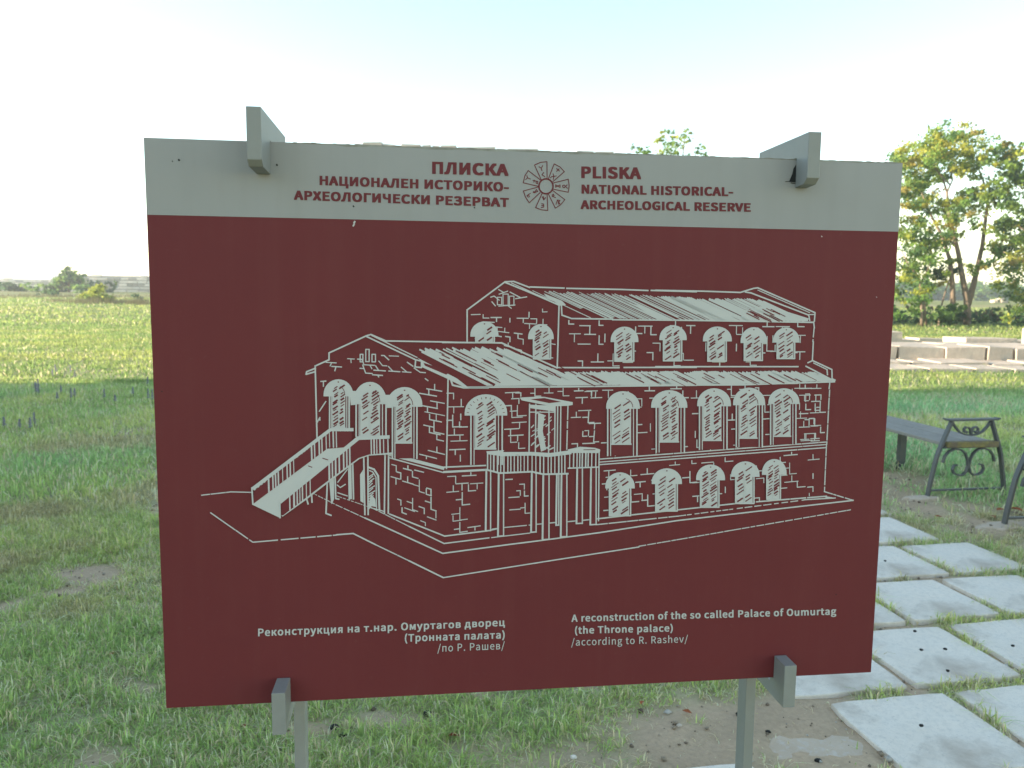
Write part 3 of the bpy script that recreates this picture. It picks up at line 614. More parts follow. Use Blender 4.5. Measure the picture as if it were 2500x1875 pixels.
# balcony, canopy door, columns
fill('E', [(820, 175), (1070, 175), (1060, 585), (825, 580)], 3, WR)
for x in (830, 885, 1000, 1052, 1075, 1102): ln('E', [(x, 165), (x - 4, 590)], 3.6, 4)
fill('E', [(830, 170), (1050, 180), (1050, 230), (835, 200)], 4); fill('E', [(905, 240), (960, 260), (945, 400), (975, 560), (930, 580), (900, 420)], 4)
for i in range(26): x = rd.uniform(838, 1025); y = rd.uniform(230, 560); ln('E', [(x, y + 14), (x + rd.uniform(20, 45), y - 8)], rd.uniform(2, 4), 5)
ln('E', [(835, 235), (1050, 235)], 3, 5); dash('E', (1165, 175), (1155, 560), 3.4, 30, 4)
fill('E', [(745, 108), (900, 100), (960, 102), (1205, 148), (1205, 172), (1165, 180), (1020, 185), (760, 132)], 5); fill('E', [(835, 122), (960, 112), (1105, 145), (1000, 156)], 6, WR)
fill('E', [(455, 575), (610, 565), (600, 582), (840, 580), (1010, 590), (1190, 565), (1195, 600), (1000, 625), (850, 612), (590, 618), (460, 600)], 6)
fill('E', [(1160, 560), (1270, 535), (1400, 545), (1445, 560), (1440, 590), (1190, 590)], 6); dr.line(Z('E', [(1300, 562), (1400, 560)]), 2, 7, WR)
top_ = lambda x: 595 + (15 if 600 > x or x > 900 else 5); bot_ = lambda x: 735 + (x - 460) * .22 if x < 570 else (755 if x < 850 else 770)
x = 465
while x < 1165: ln('E', [(x, 600), (x, bot_(x))], rd.uniform(2.6, 4.4), 6); x += rd.uniform(24, 40)
x = 1180
while x < 1435: ln('E', [(x, 585), (x - 2, 715)], rd.uniform(2.6, 4.8), 6); x += rd.uniform(20, 36)
ln('E', [(455, 735), (570, 765), (850, 752), (950, 775), (1165, 770)], 5, 6); ln('E', [(1165, 722), (1430, 712)], 4, 6); ln('E', [(1435, 560), (1430, 1180)], 3.6, 6)
for a, b, t, e in ((455, 492, 745, 1268), (562, 605, 770, 1315), (850, 888, 765, 1280), (950, 1000, 778, 1345), (1068, 1085, 780, 1220), (1108, 1155, 778, 1320), (1245, 1290, 722, 1205), (1365, 1410, 714, 1215)):
    fill('E', [(a, t), (b, t), (b, e), (a, e)], 4, WR); ln('E', [(a, t), (a - 6, e)], 5.2, 5); ln('E', [(b, t), (b, e)], 3.6, 5); ln('E', [(a - 8, e), (b + 2, e - 4)], 4, 5)
ln('E', [(505, 1255), (545, 1248)], 3); dash('E', (610, 1240), (840, 1218), 3, 40, 5); ln('E', [(890, 1212), (940, 1208)], 3); ln('E', [(1000, 1202), (1060, 1196)], 3.4); ln('E', [(1160, 1190), (1240, 1182)], 3.4); ln('E', [(1290, 1178), (1420, 1165)], 3.4)
dr.build('palace_drawing', [M['white'], M['redprint']])
# small scuffs in the paint
sf = Print()
for x, y, wd in ((866, 541, 4.5), (864, 548, 4)): sf.line([(x, y), (x - 2, y + 4)], wd, 3, 0)
for x, y, wd in ((862, 503, 3.5), (436, 390, 4), (420, 393, 2), (675, 402, 4), (1157, 506, 2.5)): sf.line([(x, y), (x + 1.5, y + 2)], wd, 3, 1)
for x, y, wd in ((2040, 1450, 2.5), (2138, 725, 2), (2004, 577, 3), (395, 955, 3)): sf.line([(x, y), (x + 1.5, y + 1)], wd, 3, 1 if y > 900 else 0)
sf.poly([(1942, 402), (1942, 446), (1925, 444), (1933, 425), (1936, 412)], 3, 1); sf.line([(1916, 444), (1945, 441), (1962, 436)], 1.8, 3, 1); sf.line([(1930, 447), (1943, 449)], 2, 3, 1)
sf.build('scuffs', [M['white'], M['dark']])['kind'] = 'stuff'

# posts and brackets, in board coordinates s (right), n (front), t (down)
def board_box(name, s0, s1, n0, n1, t0, t1, parent=sign, bevel=.0015, cut=0):
    mb = MB(); V = [(s0, -n1, -t1), (s1, -n1, -t1), (s1, -n0, -t1), (s0, -n0, -t1), (s0, -n1, -t0), (s1, -n1, -t0), (s1, -n0, -t0), (s0, -n0, -t0)]
    mb.add(V, [(0, 3, 2, 1), (4, 5, 6, 7), (0, 1, 5, 4), (1, 2, 6, 5), (2, 3, 7, 6), (3, 0, 4, 7)])
    o = mb.build(name, M['metal'], parent, bevel=bevel); place_on_board(o); return o
def bracket(s0, s1, nf, t0, t1, slot):
    """plate with a slot that grips the board; slot = (ta, tb) part of the plate the board passes through"""
    nb = -.122 if t0 > .5 else -.165
    prof = [(nb, t0), (nf, t0), (nf, t1), ] if t0 > .5 else [(nb, t0), (nf, t0), (nf, t1 - .002), (nf - .012, t1 + .010), (.0015, t1 + .012)]
    if t0 > .5: prof += [(nb, t1)]; pr = [(nb, t0 + .06), (-BT - .001, t0 + .06), (-BT - .001, slot), (.0015, slot), (.0015, t0), (nf, t0), (nf, t1), (nb, t1)]
    else: pr = [(nb, t0), (nf, t0), (nf, t1), (nf - .012, t1 + .010), (.0015, t1 + .012), (.0015, slot), (-BT - .001, slot), (-BT - .001, t1 + .012), (nb, t1 + .012)]
    mb = MB(); n = len(pr); mb.add([(s0, -a, -b) for a, b in pr] + [(s1, -a, -b) for a, b in pr], [tuple(reversed(range(n))), tuple(range(n, 2 * n))] + [(i, (i + 1) % n, n + (i + 1) % n, n + i) for i in range(n)])
    o = mb.build('bracket', M['metal'], sign, bevel=.001); place_on_board(o)
bracket(.187, .211, .078, -.0415, .044, -.002); bracket(1.1825, 1.207, .046, -.042, .041, -.002)
bracket(.2015, .226, .060, .984, 1.064, BH + .0015); bracket(1.186, 1.211, .048, .986, 1.073, BH + .0015)
ground_t = 1.0
for s0 in (.2105, 1.186):
    board_box('post', s0, s0 + .0225, -.164, -.122, -.02, 1.83)

# ------------------------------------------------------------------ benches
def bench(loc, rz, label):
    b = empty('garden_bench', loc, rz, label=label, category='bench', group='iron and wood benches')
    LN = 2.0; u = .00103
    for yy in (0, LN):
        mb = MB(); 
        for sg in (-1, 1):
            mb.strip([(sg * (.175 + a * u), yy, .61 - c * u) for a, c in ((0, 0), (25, 60), (60, 150), (85, 210), (105, 270), (125, 370), (145, 470), (162, 590))], .018, .009)
        mb.box((-.32, yy - .012, .055), (.32, yy + .012, .068)); mb.box((-.235, yy - .016, .395), (.235, yy + .016, .41))
        mb.build('end_frame', M['iron'], b)
        mb = MB(); mb.box((-.215, yy - .03, .612), (.215, yy + .03, .627)); mb.strip([(-.215, yy, .62), (-.232, yy, .628)], .03, .005); mb.strip([(.215, yy, .62), (.232, yy, .628)], .03, .005); mb.build('armrest', M['iron'], b)
        for sg in (-1, 1):
            c = []
            for k in range(22):    # lower scroll: arch then inward curl
                t = k / 21
                if t < .45: a = pi * (1 - t / .45 * .5) ; c.append((sg * (.115 + .105 * cos(a)), yy, .27 + .125 * sin(a) * 1.0))
                elif t < .75: a = pi / 2 - (t - .45) / .3 * pi * .55; c.append((sg * (.115 - .0 + .105 * cos(a)) , yy, .27 + .125 * sin(a)))
                else: pass
            pts = [(.228, .28), (.215, .33), (.18, .37), (.13, .388), (.075, .38), (.035, .35), (.012, .30), (.004, .25), (.018, .20), (.05, .175), (.09, .178), (.125, .195), (.138, .225), (.125, .255), (.10, .26)]
            mb = MB(); mb.strip([(sg * x, yy, z) for x, z in pts], .012, .006); mb.build('scroll', M['iron'], b)
            pts = [(.0, .50), (.004, .535), (.02, .555), (.045, .56), (.062, .545), (.06, .522), (.042, .515), (.03, .525)]
            mb = MB(); mb.strip([(sg * x, yy, z) for x, z in pts], .012, .006); mb.build('scroll', M['iron'], b)
        mb = MB(); mb.strip([(x, yy, z) for x, z in ((-.17, .60), (-.14, .56), (-.10, .52), (-.05, .50), (0, .495), (.05, .50), (.10, .52), (.14, .56), (.17, .60))], .012, .006); mb.build('scroll', M['iron'], b)
    for k in range(4):
        x0 = -.235 + k * .1185; mb = MB(); mb.box((x0, .03, .412), (x0 + .112, LN - .03, .44), jit=.002); mb.build('plank', M['wood'], b, bevel=.004)
    mb = MB(); mb.box((-.215, -.03, .40), (.235, .028, .443), jit=.004); mb.build('end_board', M['lichen'], b, bevel=.006)
    for sg in (-1, 1):
        mb = MB(); mb.box((sg * .12 - .028, .93, 0), (sg * .12 + .028, .985, .411)); mb.build('leg', M['iron'], b)
    return b
bench((3.605, 6.03, 0), .17, 'backless bench with wooden planks and scrolled iron ends behind the sign on the right')
bench((4.07, 3.30, 0), .17, 'second scrolled iron bench cut by the right picture edge, only one leg showing')

# ------------------------------------------------------------------ small things on the ground
def leaf(x, y, z, s, mt, rz, lb):
    mb = MB(); K = [(0, 0, 0), (.5, .28, .12), (1, 0, .02), (.5, -.3, .16), (.45, 0, .03), (.2, .2, .1), (.75, -.22, .12)]
    mb.add([(a * s, b * s, c * s) for a, b, c in K], [(0, 4, 1, 5), (4, 2, 1), (0, 3, 4), (4, 3, 6), (4, 6, 2)])
    o = mb.build('fallen_leaf', mt, None, loc=(x, y, z), rz=rz, label=lb, category='leaf', group='fallen dry leaves'); return o
LV = [(.10 - .31, 2.56, 'darkred', 'dark red curled leaf in the grass below the sign, near the left post', .045), (-.05 + .55, 2.78, 'orange', 'orange leaf lying in bare grass near the right post', .03), (.68, 2.72, 'orange', 'rust coloured leaf right at the foot of the right post', .04),
      (-1.66, 3.15, 'orange', 'orange leaf in the grass at the far left picture edge', .04), (3.68, 5.62, 'orange', 'large rust leaf lying under the scrolled bench end', .12), (3.55, 5.55, 'orange', 'rust leaf next to the one under the bench end', .1), (3.42, 5.35, 'orange', 'orange leaf in front of the bench near the footing', .07),
      (3.05, 5.35, 'orange', 'small orange leaf between the paving and the bench', .06), (3.2, 4.55, 'orange', 'bright orange leaf at the right edge of the paving', .06), (3.95, 5.9, 'orange', 'rust leaf by the right foot of the bench end', .09), (-.95, 2.6, 'darkred', 'small dark red leaf left of the left post', .03)]
for i, (x, y, mt, lb, s) in enumerate(LV): leaf(x, y, tz(x, y) + .018, s, M[mt], i * 1.3, lb)
def pebble(x, y, z, s, lb, mt='blackdot', cat='pebble', grp='dark pellets on the paving'):
    mb = MB(); r = random.Random(int(x * 1000)); V = []
    for zz, rr in ((0, .7), (.35, 1), (.7, .75)):
        for k in range(6): a = k * pi / 3 + zz; V.append((s * rr * cos(a) * r.uniform(.8, 1.2), s * rr * .8 * sin(a) * r.uniform(.8, 1.2), zz * s * 1.2))
    mb.add(V + [(0, 0, s)], [(i, (i + 1) % 6, 6 + (i + 1) % 6, 6 + i) for i in range(6)] + [(6 + i, 6 + (i + 1) % 6, 12 + (i + 1) % 6, 12 + i) for i in range(6)] + [(12 + i, 12 + (i + 1) % 6, 18) for i in range(6)])
    mb.build('pebble', M[mt], None, smooth=True, loc=(x, y, z), label=lb, category=cat, group=grp)
PB = [(1.475, 2.625, 'on the nearest stained slab'), (1.98, 2.62, 'on the slab at the lower right corner'), (1.80, 2.52, 'on the lower right edge of the nearest stained slab'), (1.79, 3.23, 'in the middle of the second slab'), (1.90, 3.24, 'beside the one in the middle of the second slab'), (1.80, 3.04, 'near the front edge of the second slab'),
      (2.22, 3.28, 'on the right slab of the second row'), (1.86, 3.42, 'on the far edge of the second slab'), (2.18, 4.38, 'on the slab right beside the sign edge')]
for x, y, lb in PB: pebble(x, y, .034, .009, 'tiny black pellet ' + lb)
SB = [(1.04, 2.45, .013, 'dark stone on the rough concrete patch'), (.93, 2.63, .011, 'small dark stone on the far rim of the concrete patch'), (.86, 2.74, .016, 'grey stone on the soil behind the right post'), (-.62, 2.62, .02, 'dark earth clod left of the left post'), (-.58, 2.57, .016, 'smaller earth clod left of the left post'), (-.30, 2.72, .018, 'grey stone right of the left post in thin grass'),
      (.62, 2.66, .012, 'pale brown stone in the bare soil left of the right post'), (.22, 2.46, .013, 'white pebble on bare soil below the sign')]
for x, y, s, lb in SB: pebble(x, y, tz(x, y), s, lb, 'slab' if 'white' in lb else ('stone' if 'pale' in lb else 'blackdot'), 'stone', 'stones on the soil')

def clods():
    r = np.random.default_rng(77); n = 9000; y = np.sqrt(4 + r.random(n) * (64 - 4)); x = (r.random(n) * 2 - 1) * (y * .78 + .3)
    c = cover(x, y); k = (r.random(n) < (1 - c) ** 1.5 + .04) & ~slab_mask(x, y, .0); x, y = x[k], y[k]; n = len(x); z = terrain(x, y) + (fbm(x, y, 9, 4, 3) - .5) * .028
    s = .004 + .012 * r.random(n) ** 4; D = np.array([(1, 0, 0), (0, 1, 0), (-1, 0, 0), (0, -1, 0), (0, 0, .8), (0, 0, -.8)], float)
    V = D[None] * s[:, None, None] * (1 + .5 * (r.random((n, 6, 1)) - .5)); a = r.random(n) * 6.3; ca, sa = np.cos(a)[:, None], np.sin(a)[:, None]
    V = np.stack([V[..., 0] * ca - V[..., 1] * sa + x[:, None], V[..., 0] * sa + V[..., 1] * ca + y[:, None], V[..., 2] + z[:, None] + s[:, None] * .4], -1)
    F_ = np.array([(0, 1, 4), (1, 2, 4), (2, 3, 4), (3, 0, 4), (1, 0, 5), (2, 1, 5), (3, 2, 5), (0, 3, 5)]); T = (np.arange(n)[:, None, None] * 6 + F_[None]).reshape(-1, 3)
    pal = np.array([(.20, .15, .11), (.30, .24, .18), (.10, .075, .055), (.40, .34, .28), (.55, .52, .47)])[r.choice(5, n, p=[.35, .37, .06, .15, .07])]
    tri_mesh('soil_clods', V.reshape(-1, 3), T, M['ground'], np.repeat(pal, 6, 0), None, label='crumbs of soil and grit strewn over the bare ground', category='soil', kind='stuff')
clods()
# flowers on the left
def flower(x, y, h, lb):
    z = tz(x, y); e = empty('purple_flower', (x, y, z), rnd.uniform(0, 6), label=lb, category='flower', group='purple flower spikes in the grass')
    mb = MB(); mb.tube([(0, 0, 0), (.01, 0, h * .55), (.0, .01, h)], [.004, .0035, .002], 5); mb.build('stem', M['stem'], e)
    mb = MB(); n = int(16 + h * 40)
    for k in range(n):
        t = k / n; zz = h * (.45 + .55 * t); a = k * 2.4; r = .016 * (1.1 - t); c = (cos(a) * r, sin(a) * r, zz); s = .010
        mb.add([(c[0] - s * sin(a), c[1] + s * cos(a), c[2]), (c[0] * 1.8, c[1] * 1.8, c[2] + s), (c[0] + s * sin(a), c[1] - s * cos(a), c[2]), (c[0] * .5, c[1] * .5, c[2] - s)], [(0, 1, 2, 3)])
    mb.build('flower_head', M['purple'], e)
FL = [(-7.1, 11.5), (-6.9, 11.2), (-7.3, 11.9), (-6.75, 11.0), (-6.6, 11.3), (-6.25, 10.6), (-6.12, 10.8), (-6.0, 10.5), (-5.6, 10.6), (-5.35, 10.4), (-5.45, 11.1), (-5.2, 11.3), (-4.95, 10.5), (-4.8, 10.3), (-5.75, 12.2), (-5.35, 12.3), (-4.98, 10.9),
      (-5.35, 8.35), (-5.28, 8.5), (-5.2, 8.3), (-5.55, 8.4), (-7.9, 13.3), (-8.2, 13.9), (-7.7, 13.5), (-7.4, 13.1), (-6.2, 14.0)]
ORD = 'leftmost second third fourth fifth sixth seventh eighth ninth tenth eleventh twelfth thirteenth fourteenth fifteenth sixteenth rightmost'.split()
near_, mid_, far_ = [p for p in FL if p[1] < 9], [p for p in FL if 9 <= p[1] < 12.8], [p for p in FL if p[1] >= 12.8]
for row_, where in ((near_, 'of the row nearest the viewer'), (mid_, 'in the shaded row at the shadow edge'), (far_, 'in sunlit grass past the shadow edge')):
    row_ = sorted(row_, key=lambda p: p[0] / p[1])
    for i, (x, y) in enumerate(row_):
        o_ = 'rightmost' if i == len(row_) - 1 else (ORD[i] + ('' if i == 0 else ' from left')); flower(x, y, rnd.uniform(.15, .26), o_ + ' purple flower spike ' + where)

# ------------------------------------------------------------------ low ruin on the right
ruin = empty('ruined_foundation', (10, 18.5, 0), 0, label='low foundation of pale ashlar blocks in the sunlit grass behind the benches', category='ruin')
rr = random.Random(5)
def ruin_row(x0, x1, yf, slope, dep, z0, z1, wmin, wmax, name, gap=.04, skip=0, jit=.02):
    x = x0
    while x < x1:
        wd = rr.uniform(wmin, wmax)
        if rr.random() >= skip:
            mb = MB(); hh = z1 + rr.uniform(-.03, .02); y = yf + slope * (x - 10) + rr.uniform(-.05, .05)
            mb.box((0, 0, 0), (wd - gap * rr.uniform(.6, 2.0), dep + rr.uniform(-.1, .1), hh - z0), jit=jit, r=rr)
            mb.build(name, M['stone'], ruin, bevel=.015, loc=(x - 10, y - 18.5, z0))
        x += wd
ruin_row(3, 22, 16.6, .0, 1.0, -.1, .09, .7, 1.5, 'paving_stone', .05)
ruin_row(3, 22, 17.65, .0, .9, -.1, .13, .6, 1.4, 'paving_stone', .05)
ruin_row(12.2, 22, 15.55, .0, 1.0, -.1, .06, .7, 1.5, 'paving_stone', .05)
ruin_row(3.5, 13.55, 18.6, -.03, 1.4, -.1, .42, .55, 1.35, 'ashlar_block', .035)
ruin_row(13.6, 22, 18.2, -.03, 1.4, -.1, .40, .9, 1.6, 'ashlar_block', .03)
ruin_row(3.5, 22, 20.1, 0, 1.2, -.1, .40, .8, 1.6, 'paving_stone', .03, .05)
ruin_row(3.5, 11.3, 22.5, 0, .8, -.1, .62, .9, 1.7, 'ashlar_block', .05, .1)
ruin_row(11.3, 22, 21.4, 0, 1.2, -.1, .52, .9, 1.8, 'paving_stone', .04, .12)
ruin_row(14.5, 22, 23.0, 0, .9, -.1, .68, .6, 1.3, 'ashlar_block', .06, .3)
ruin_row(3.5, 22, 24.6, 0, .9, -.1, .30, .9, 1.7, 'paving_stone', .04, .1)
mb = MB(); mb.box((-16, 28.5, 0), (30, 31, 0), jit=0)
p_ = MB(); xs_ = np.linspace(-10, 34, 60)
V = [(float(x), 27.2 + .3 * sin(x), tz(x, 27.2) + .045) for x in xs_] + [(float(x), 29.6 + .3 * sin(x * .7), tz(x, 29.6) + .045) for x in xs_]
p_.add(V, [(i, i + 1, 61 + i, 60 + i) for i in range(59)]); p_.build('path', mat('pale_dirt_path', (.27, .25, .21), .95, .1, noise=(2, .6, (.16, .17, .09)), bump=(20, .5, .02)), None, kind='structure')

# ------------------------------------------------------------------ trees
def leaves(centres, n_each, size, palette, seed, flat=.62, hang=0.0):
    """leaf-sized rhombic faces gathered in loose sprays round the centres (x, y, z, r)"""
    r = np.random.default_rng(seed); Vs = []; Cs = []
    for cx, cy, cz, rad in centres:
        n = int(n_each * 1.3 * rad * rad); rad = rad * 1.02
        if n < 8: n = 8
        nsub = max(3, int(rad * 9)); sc_ = r.normal(0, .55, (nsub, 3)) * [rad, rad, rad * flat]; sub = r.integers(0, nsub, n)
        P = sc_[sub] + r.normal(0, .21, (n, 3)) * [rad, rad, rad * .62] + [cx, cy, cz]
        a = r.random(n) * 2 * pi; t = r.normal(0, .8, n); s = size * (.6 + .8 * r.random(n))
        d = np.stack([np.cos(a) * np.cos(t), np.sin(a) * np.cos(t), np.sin(t) - hang], 1) * s[:, None]
        u = r.normal(0, 1, (n, 3)); u[:, 2] *= .7; w_ = np.cross(d, u); w_ /= np.linalg.norm(w_, axis=1)[:, None] + 1e-9; w_ *= (s * .36)[:, None]
        V = np.stack([P - d * .5, P + w_, P + d * .5, P - w_], 1); Vs.append(V)
        pal = np.array(palette); base = pal[r.integers(0, len(pal), nsub)][sub]; base = base * (.7 + .6 * r.random(n))[:, None]; Cs.append(np.repeat(base, 4, 0))
    V = np.concatenate(Vs).reshape(-1, 3); C = np.concatenate(Cs); return V, np.arange(len(V)).reshape(-1, 4), C
GREEN = [(.13, .24, .065), (.16, .28, .06), (.22, .32, .065), (.10, .19, .065)]
YELLOW = [(.34, .37, .06), (.38, .38, .06), (.22, .31, .06), (.17, .26, .06), (.36, .30, .08)]
DARK = [(.065, .125, .06), (.08, .145, .065), (.10, .165, .06)]
def px2(px, py, Y):
    d = Fv + Rv * ((px - 1250) / 1900) - Uv * ((py - 937.5) / 1900); return (d.x * Y / d.y, Y, CAM_Z + d.z * Y / d.y)
def tree(name, base, limbs, centres, n_each, size, palette, seed, label, cat='tree', group=None, flat=.62):
    e = empty(name, base, 0, label=label, category=cat)
    if group: e['group'] = group
    B = Vector(base); mb = MB()
    for pts, r0, r1 in limbs:
        k = len(pts); mb.tube([Vector(q) - B for q in pts], [.92 * r0 + (r1 - r0) * i / (k - 1) for i in range(k)], 7)
    mb.build('trunk', M['bark'], e, smooth=True)
    V, T, C = leaves(centres, n_each, size, palette, seed, flat)
    if isinstance(palette, tuple): pass
    o = tri_mesh('crown', V - np.array(base), T, M['leaf'], C, e); return e
def on_depth(lst, Y, jit, seed, r=None):
    q = random.Random(seed); out = []
    for a in lst:
        px, py, rad = a[:3]; out.append((*px2(px, py, Y + q.uniform(-jit, jit)), rad))
    return out
def limb(Y, pts, dy=0): return [px2(a, b, Y + dy * i) for i, (a, b) in enumerate(pts)]
YT = 42.0
def b_(px, Y): x = px2(px, 800, Y)[0]; return (x, Y, tz(x, Y) - .1)
# big pale trunked tree with two limbs
bC = b_(2361, YT)
cC = on_depth([(2330, 335, .9), (2360, 338, .8), (2385, 332, .5), (2300, 350, .9), (2270, 360, 1.0), (2245, 375, .8), (2340, 380, 1.0), (2370, 385, .9), (2310, 385, 1.0), (2280, 400, .9), (2350, 405, .8), (2390, 395, .7), (2300, 420, .8),
               (2400, 420, .8), (2410, 460, .7), (2330, 480, .7), (2350, 505, 1.0), (2310, 500, .9), (2370, 480, .8), (2320, 545, .8), (2345, 530, .7), (2290, 560, .8), (2290, 450, .6), (2270, 490, .6), (2395, 560, .45), (2330, 645, .45), (2362, 655, .5), (2392, 650, .5)], YT, 1.6, 1)
tree('locust_tree', bC, [([bC, px2(2362, 760, YT), px2(2360, 730, YT), px2(2350, 680, YT), px2(2340, 620, YT), px2(2326, 560, YT - .3), px2(2318, 530, YT - .5), px2(2312, 470, YT - .4), px2(2300, 430, YT)], .22, .06),
                         ([px2(2362, 745, YT), px2(2375, 700, YT + .2), px2(2385, 660, YT + .4), px2(2398, 600, YT + .5), px2(2405, 545, YT + .5), px2(2412, 490, YT + .6), px2(2400, 440, YT + .6), px2(2385, 400, YT)], .19, .05),
                         ([px2(2412, 500, YT + .6), px2(2432, 480, YT + .6), px2(2460, 450, YT + .8)], .07, .03), ([px2(2312, 470, YT), px2(2325, 440, YT), px2(2322, 400, YT)], .06, .03), ([px2(2318, 450, YT), px2(2290, 420, YT), px2(2270, 395, YT)], .05, .02),
                         ([px2(2340, 620, YT), px2(2332, 600, YT + .5), px2(2310, 575, YT + 1)], .05, .02)],
     cC, 470, .155, YELLOW + YELLOW[:3] + GREEN, 21, 'tall tree with a pale forked trunk and yellow green crown, middle of the grove', group='trees of the right grove')
bB = b_(2330, YT + .8)
tree('locust_tree', bB, [([bB, px2(2327, 740, YT), px2(2325, 690, YT), px2(2320, 640, YT), px2(2308, 600, YT), px2(2297, 570, YT), px2(2280, 540, YT), px2(2262, 500, YT), px2(2250, 470, YT)], .17, .05), ([px2(2308, 600, YT), px2(2285, 590, YT + .5), px2(2270, 560, YT + 1)], .05, .02)],
     on_depth([(2225, 380, .9), (2210, 395, .7), (2235, 400, .9), (2215, 430, .9), (2240, 450, .8), (2225, 470, 1.0), (2250, 480, .8), (2210, 500, .7), (2225, 540, .9), (2250, 560, .7), (2300, 590, .8), (2275, 590, .8), (2255, 430, .7), (2190, 385, .5), (2260, 390, .7), (2245, 500, .6), (2200, 470, .7), (2300, 668, .6), (2292, 685, .5)], YT + .5, 1.5, 2),
     470, .155, YELLOW + YELLOW[:3] + GREEN, 22, 'slimmer tree leaning left with a bright crown touching the sign edge', group='trees of the right grove')
bA = b_(2251, YT - 1)
tree('locust_tree', bA, [([bA, px2(2250, 740, YT - 1), px2(2248, 700, YT - 1), px2(2243, 680, YT - 1), px2(2230, 652, YT - 1)], .10, .03), ([px2(2248, 690, YT - 1), px2(2262, 665, YT - 1), px2(2272, 640, YT - 1)], .06, .03), ([(bA[0] + .35, bA[1] + .2, bA[2]), px2(2256, 735, YT - 1), px2(2250, 690, YT - 1)], .07, .05), ([px2(2200, 610, YT), px2(2215, 640, YT - 1), px2(2243, 680, YT - 1)], .03, .05)],
     on_depth([(2210, 570, .9), (2235, 590, .8), (2260, 590, .7), (2205, 620, 1.0), (2240, 625, .9), (2265, 620, .7), (2215, 660, .9), (2240, 650, .7), (2225, 690, .9), (2250, 710, .6), (2200, 700, .9), (2215, 735, .8), (2240, 735, .6), (2195, 650, .8), (2230, 760, .6), (2190, 760, .8)], YT - .5, 1.3, 3),
     300, .17, GREEN + [YELLOW[0]], 23, 'small many stemmed tree at the left of the grove beside the sign edge', group='trees of the right grove')
bD = b_(2590, YT - 2)
tree('locust_tree', bD, [([bD, px2(2570, 700, YT - 2), px2(2550, 600, YT - 2), px2(2530, 480, YT - 2)], .25, .08), ([px2(2550, 600, YT - 2), px2(2500, 560, YT - 2), px2(2460, 540, YT - 2)], .08, .03), ([px2(2565, 690, YT - 2), px2(2510, 640, YT - 2), px2(2450, 615, YT - 2)], .08, .03)],
     on_depth([(2430, 375, .5), (2460, 360, .6), (2490, 370, .6), (2420, 400, .5), (2470, 410, .9), (2500, 420, .9), (2450, 430, .8), (2485, 450, .8), (2440, 470, .7), (2510, 380, .9), (2430, 490, .8), (2460, 500, .7), (2420, 450, .6), (2480, 540, .7), (2500, 520, .8), (2490, 580, 1.0), (2460, 600, .9), (2440, 615, .8), (2500, 620, 1.0), (2470, 635, .9), (2440, 560, .7), (2500, 700, 1.0), (2480, 720, .9), (2460, 700, .6), (2500, 760, 1.0), (2475, 765, .7), (2520, 560, 1.4), (2540, 640, 1.6), (2540, 450, 1.5), (2450, 650, .6), (2410, 480, .5), (2400, 640, .4)], YT - 2, 1.5, 4),
     330, .17, YELLOW + GREEN + DARK, 24, 'large tree whose dense lit crown reaches in from the right picture edge', group='trees of the right grove')
bE = b_(2290, YT - .5)
tree('locust_tree', bE, [([bE, px2(2300, 740, YT), px2(2312, 700, YT), px2(2318, 680, YT)], .06, .03)], on_depth([(2300, 660, .7), (2316, 655, .6), (2292, 672, .5)], YT, .8, 5), 330, .16, DARK, 25, 'thin slanting sapling with dark leaves between two trunks', group='trees of the right grove')
# tree whose top rises over the sign, and one hidden beside it
bF = (9.5, 38, tz(9.5, 38) - .1)
tree('young_tree', bF, [([bF, (9.3, 38, 3), px2(1650, 600, 38), px2(1635, 420, 38), px2(1640, 350, 38)], .18, .03), ([px2(1650, 560, 38), px2(1600, 450, 38), px2(1575, 380, 38)], .07, .02), ([px2(1640, 480, 38), px2(1665, 400, 38), px2(1672, 330, 38)], .06, .02), ([px2(1645, 480, 38), px2(1690, 400, 38), px2(1700, 370, 38)], .05, .02)],
     on_depth([(1560, 372, .35), (1575, 368, .4), (1545, 362, .15), (1620, 345, .45), (1635, 360, .55), (1622, 320, .25), (1640, 325, .35), (1610, 330, .2), (1672, 330, .3), (1676, 318, .22), (1660, 350, .45), (1680, 365, .35), (1712, 370, .35), (1700, 375, .3), (1708, 358, .2), (1610, 400, .8), (1650, 420, .9), (1690, 420, .8), (1640, 480, 1.1), (1600, 460, .8), (1690, 500, 1.0), (1640, 540, 1.2), (1580, 520, .8)], 38, .7, 6),
     330, .13, YELLOW[:4] + GREEN, 26, 'airy young tree whose top shows above the board between emblem and right bracket')

# undergrowth at the foot of the grove
def shrub_mass(name, centres, n_each, size, palette, seed, label, cat='shrub', stuff=False, flat=.6, group=None):
    V, T, C = leaves(centres, n_each, size, palette, seed, flat)
    bx, by = float(V[:, 0].mean()), float(V[:, 1].mean()); b = np.array([bx, by, tz(bx, by)])
    o = tri_mesh(name, V - b, T, M['leaf'], C, None, label=label, category=cat); o.location = b
    if stuff: o['kind'] = 'stuff'
    if group: o['group'] = group
    return o
q = random.Random(8)
shrub_mass('undergrowth', [(q.uniform(16, 34), q.uniform(41, 47), tz(25, 43) + q.uniform(.0, .6), q.uniform(.35, .6)) for _ in range(150)], 260, .16, DARK + [(.12, .10, .06)], 31, 'dark low undergrowth along the foot of the grove', 'undergrowth', True)
shrub_mass('bush', on_depth([(2290, 775, .7), (2305, 765, .6), (2320, 775, .5), (2340, 765, .5)], 41.0, .4, 9), 300, .2, [(.08, .16, .04), (.10, .18, .05)], 32, 'fresh green bush between the two pale trunks')
